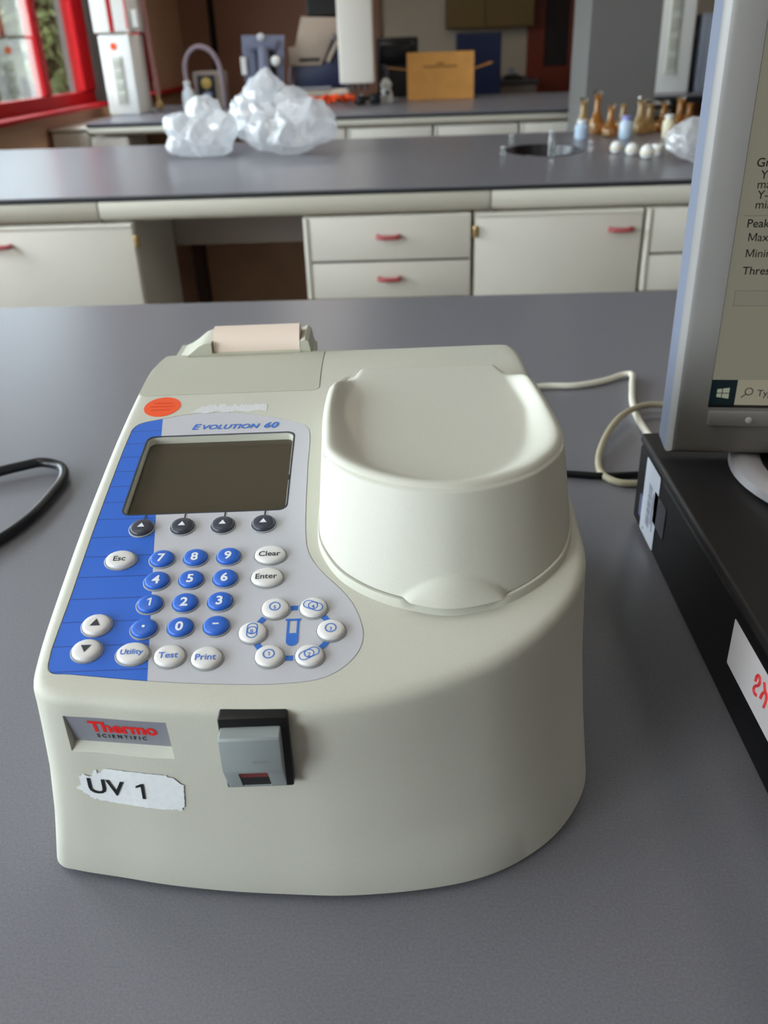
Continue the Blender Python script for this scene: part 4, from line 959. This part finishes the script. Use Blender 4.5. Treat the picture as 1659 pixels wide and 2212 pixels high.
for y0_, y1_, z0_, z1_ in ((.7465, .7440, .03, .062), (.7410, .7392, .024, .05), (.7700, .7660, .012, .0145)):
    vs = [bmr.verts.new((PX0 - .0008, y - .60, q)) for y, q in ((y0_, z0_), (y1_, z0_), (y1_, z1_), (y0_, z1_))]; bmr.faces.new(vs)
obj('barcode_bars', bmr, mat('bar_grey', (120, 126, 142), .6), bc_)
side_label('certificate_sticker', .7030, .7420, .036, .0680, mat('sticker_dark', (58, 60, 70), .25), 'dark certificate sticker with a clear border')
side_label('blue_sticker', .7700, .7900, .018, .0420, mat('sticker_blue', (96, 104, 134), .4), 'small blue-grey sticker under the barcode label', off=.0001)
nl = side_label('name_label', .3600, .5180, .0395, .0790, mat('name_paper', (214, 210, 212), .55), 'white label with red handwriting upside down', .001)
# handwriting "43" written upside down in red
def stroke(pts, w=.0011):
    return tube([(PX0 - .0009, -.60 + y, z) for y, z in pts], w, 6, 5)
three = [(.4676, .0632), (.4669, .0684), (.4640, .0700), (.4617, .0690), (.4617, .0653), (.4640, .0622), (.4671, .0590), (.4675, .0557), (.4652, .0545), (.4622, .0552)]
four = [[(.4556, .0721), (.4520, .0678), (.4486, .0660), (.4482, .0621), (.4494, .0560)], [(.4560, .0582), (.4548, .0628), (.4520, .0672)]]
bmr = stroke(three)
for s_ in four: tube([(PX0 - .0009, -.60 + y, z) for y, z in s_], .0011, 6, 5, bm=bmr)
obj('handwriting', bmr, mat('red_marker', (226, 60, 62), .5), nl)
# monitor standing on it
mo = thing('monitor', 'silver-framed flat monitor standing on the black desktop computer', 'monitor', (.231, .731, BT + PH), R(-5.8))
SV = mat('silver_bezel', (140, 137, 135), .42, metal=.1); SVS = mat('silver_side', (116, 124, 142), .4)
MW, MZ0, MZ1 = .43, .013, .400
def frame_ring(y, d, z0, z1, x0, x1): return [(x0 + d, y, z0 + d), (x1 - d, y, z0 + d), (x1 - d, y, z1 - d), (x0 + d, y, z1 - d)]
# outer shell: back, side, chamfer, flat bezel, down to the screen
rings = [[Vector(p) for p in frame_ring(.052, .012, MZ0, MZ1, 0, MW)], [Vector(p) for p in frame_ring(.046, .0, MZ0, MZ1, 0, MW)], [Vector(p) for p in frame_ring(.012, .0, MZ0, MZ1, 0, MW)],
         [Vector(p) for p in frame_ring(.006, .0008, MZ0, MZ1, 0, MW)], [Vector(p) for p in frame_ring(.001, .0040, MZ0, MZ1, 0, MW)], [Vector(p) for p in frame_ring(-.001, .0085, MZ0, MZ1, 0, MW)]]
SX0, SX1, SZ0, SZ1 = .0295, MW - .0295, .0605, .368
inner = [Vector((SX0, -.0015, SZ0)), Vector((SX1, -.0015, SZ0)), Vector((SX1, -.0015, SZ1)), Vector((SX0, -.0015, SZ1))]
inner2 = [Vector((p.x + (.0015 if p.x < .2 else -.0015), .003, p.z + (.0015 if p.z < .2 else -.0015))) for p in inner]
obj('bezel', loft(rings + [inner, inner2], True, False, mats=[1, 1, 0, 0, 0, 0, 2, 2]), (SV, SVS, M['black']), mo, smooth=30)
scr = obj('screen', box(SX0 - .001, SX1 + .001, .0026, .006, SZ0 - .001, SZ1 + .001), emit('screen_page', (126, 124, 108), .64), mo); scr['label'] = 'lit screen with a grey-beige settings page and taskbar'
ys = .0022
def panel(name, x0, x1, z0, z1, m, y=ys, parent=scr):
    bm = bmesh.new(); f = bm.faces.new([bm.verts.new(p) for p in ((x0, y, z0), (x1, y, z0), (x1, y, z1), (x0, y, z1))]); return obj(name, bm, m, parent)
E_ink = mat('screen_ink', (16, 18, 18), .5)
panel('taskbar', SX0 + .001, SX1 - .001, SZ0, SZ0 + .0245, emit('taskbar_pale', (142, 138, 120), .66))
panel('start_tile', SX0 + .001, SX0 + .0228, SZ0, SZ0 + .0245, emit('start_dark', (6, 26, 32), .5), ys - .0002)
lg = bmesh.new(); zc = SZ0 + .0122; xc = SX0 + .0118
def wp(x, z): return lg.verts.new((x, ys - .0004, z))
for (xa, xb) in ((-.0052, -.0012), (-.0005, .0052)):
    for s_ in (1, -1):
        ha, hb = [.0036 + (q + .0052) * .14 for q in (xa, xb)]
        lg.faces.new([wp(xc + xa, zc + s_ * .00035), wp(xc + xb, zc + s_ * .00035), wp(xc + xb, zc + s_ * hb), wp(xc + xa, zc + s_ * ha)][::s_])
obj('start_symbol', lg, emit('start_pale', (150, 156, 138), .6), scr)
gl = bmesh.new(); xg, zg = SX0 + .0335, SZ0 + .0140
for q in ring_polys(circ(.0036, xg, zg), .0008, 24): gl.faces.new([gl.verts.new((x, ys - .0004, z)) for x, z in q])
gl.faces.new([gl.verts.new((x, ys - .0004, z)) for x, z in ((xg - .0028, zg - .0022), (xg - .0022, zg - .0028), (xg - .0058, zg - .0062), (xg - .0064, zg - .0056))])
obj('search_symbol', gl, E_ink, scr)
def word(s, x, z, size, m=E_ink, bold=.008):
    bm = bmesh.new(); at = lambda a, c: (x + a, ys - .0004, z + c); x_in = 0.0
    if s[0] == 'M':                        # capital M drawn from four strokes
        h, w, t = size * .70, size * .70, size * .095
        for P in ([(0, 0), (t, 0), (t, h), (0, h)], [(w - t, 0), (w, 0), (w, h), (w - t, h)], [(t * .2, h), (t * 1.25, h), (w / 2 + t * .5, h * .08), (w / 2 - t * .5, h * .08)], [(w - t * 1.25, h), (w - t * .2, h), (w / 2 + t * .5, h * .08), (w / 2 - t * .5, h * .08)]):
            bm.faces.new([bm.verts.new(at(*q)) for q in P])
        s = s[1:]; x_in = w + size * .06
    V, F = text2d(s, size, 'LEFT', bold=bold); obj('screen_text', text_bm(V, F, lambda a, c: at(a + x_in, c), bm), m, scr)
word('Type here to search', SX0 + .0405, SZ0 + .0098, .0085, mat('grey_screen_ink', (70, 72, 66), .5))
MZ = lambda w_: w_ - PH
for s_, x, w_, in (('Graph', .0385, .3575), ('Y-axis', .0430, .3485), ('maximum', .0415, .3415), ('Y-axis', .0430, .3335), ('minimum', .0425, .3262), ('Peak', .0385, .3118), ('Maximum', .0415, .3010), ('Minimum', .0415, .2882), ('Threshold', .0410, .2742)):
    word(s_, x, MZ(w_), .0092, bold=.009 if s_ in ('Peak', 'Threshold', 'Graph') else .003)
GR = emit('screen_rule', (104, 104, 92), .55)
panel('group_rule', .0355, .20, MZ(.3205), MZ(.3210), GR); panel('button_frame', .0380, .145, MZ(.2478), MZ(.2610), GR); panel('page_button', .0385, .1445, MZ(.2483), MZ(.2605), emit('page_button', (132, 130, 116), .55), ys - .0002)
rb = box(.0305, MW - .0305, -.0065, -.001, .0445, .0580, .0015); obj('lower_bar', rb, SV, mo, smooth=30)
obj('power_light', lathe([(.0028, 0), (.0028, .001), (.0015, .0016)], 16), mat('lamp_clear', (210, 206, 204), .3), mo, (.0645, -.0065, .0510), 40, (R(90), 0, 0))
obj('rear_housing', box(.06, MW - .06, .046, .095, .05, .34, .02), M['black'], mo, smooth=40)
obj('stand_neck', box(.16, .27, .060, .085, .004, .20, .008), SV, mo, smooth=40)
SB = mat('stand_silver', (206, 204, 210), .3, metal=.2)
obj('stand_base', lathe([(.118, 0), (.122, .003), (.121, .010), (.112, .0135), (.100, .0115), (.096, .0100)], 64, (.178, -.010, 0)), SB, mo, smooth=40); obj('base_dish', lathe([(.0955, .0098), (.0955, .0112), (.02, .0112)], 48, (.178, -.010, 0)), M['black'], mo, smooth=40)

# ================================================================ cables on the near bench
def cable(label, pts, r, m, name='cable'):
    o = obj(name, tube([(x, y, BT + z) for x, y, z in pts], r, 12, 10), m, smooth=60); return tag(o, label, 'cable')
WCB = mat('cable_white', (226, 222, 206), .45); BCB = mat('cable_beige', (176, 168, 142), .5); KCB = mat('cable_black', (16, 18, 24), .3)
cable('thick black cable curling in from the left edge onto the bench', [(-1.3, .42, .0062), (-.90, .50, .0062), (-.60, .60, .0062), (-.49, .69, .0062), (-.4390, .775, .0062), (-.4245, .820, .0062), (-.4200, .874, .0062), (-.4220, .925, .0068), (-.4365, .953, .008), (-.4620, .961, .010), (-.4830, .951, .010), (-.53, .925, .009), (-.80, .83, .0065), (-1.3, .75, .0062)], .0062, KCB)
cable('white kinked cable running from behind the spectrophotometer to behind the computer', [(.06, 1.10, .02), (.13, 1.16, .010), (.188, 1.205, .0048), (.235, 1.205, .0048), (.280, 1.222, .0048), (.312, 1.243, .006), (.323, 1.240, .008), (.316, 1.20, .006), (.303, 1.14, .0048), (.296, 1.08, .0048), (.296, 1.03, .0048), (.30, .98, .0048), (.31, .90, .0048)], .0046, WCB)
cable('beige cable looping out behind the left side of the computer', [(.40, 1.08, .004), (.35, 1.10, .0105), (.315, 1.100, .0140), (.277, 1.070, .0145), (.241, 1.010, .010), (.218, .940, .0042), (.2185, .905, .0042), (.232, .888, .0042), (.26, .884, .0042), (.31, .886, .0042)], .0042, BCB)
cable('thin black cable lying straight between spectrophotometer and computer', [(.10, .925, .0042), (.176, .914, .0042), (.215, .9065, .0042), (.25, .908, .0042), (.33, .915, .0042)], .0040, KCB)
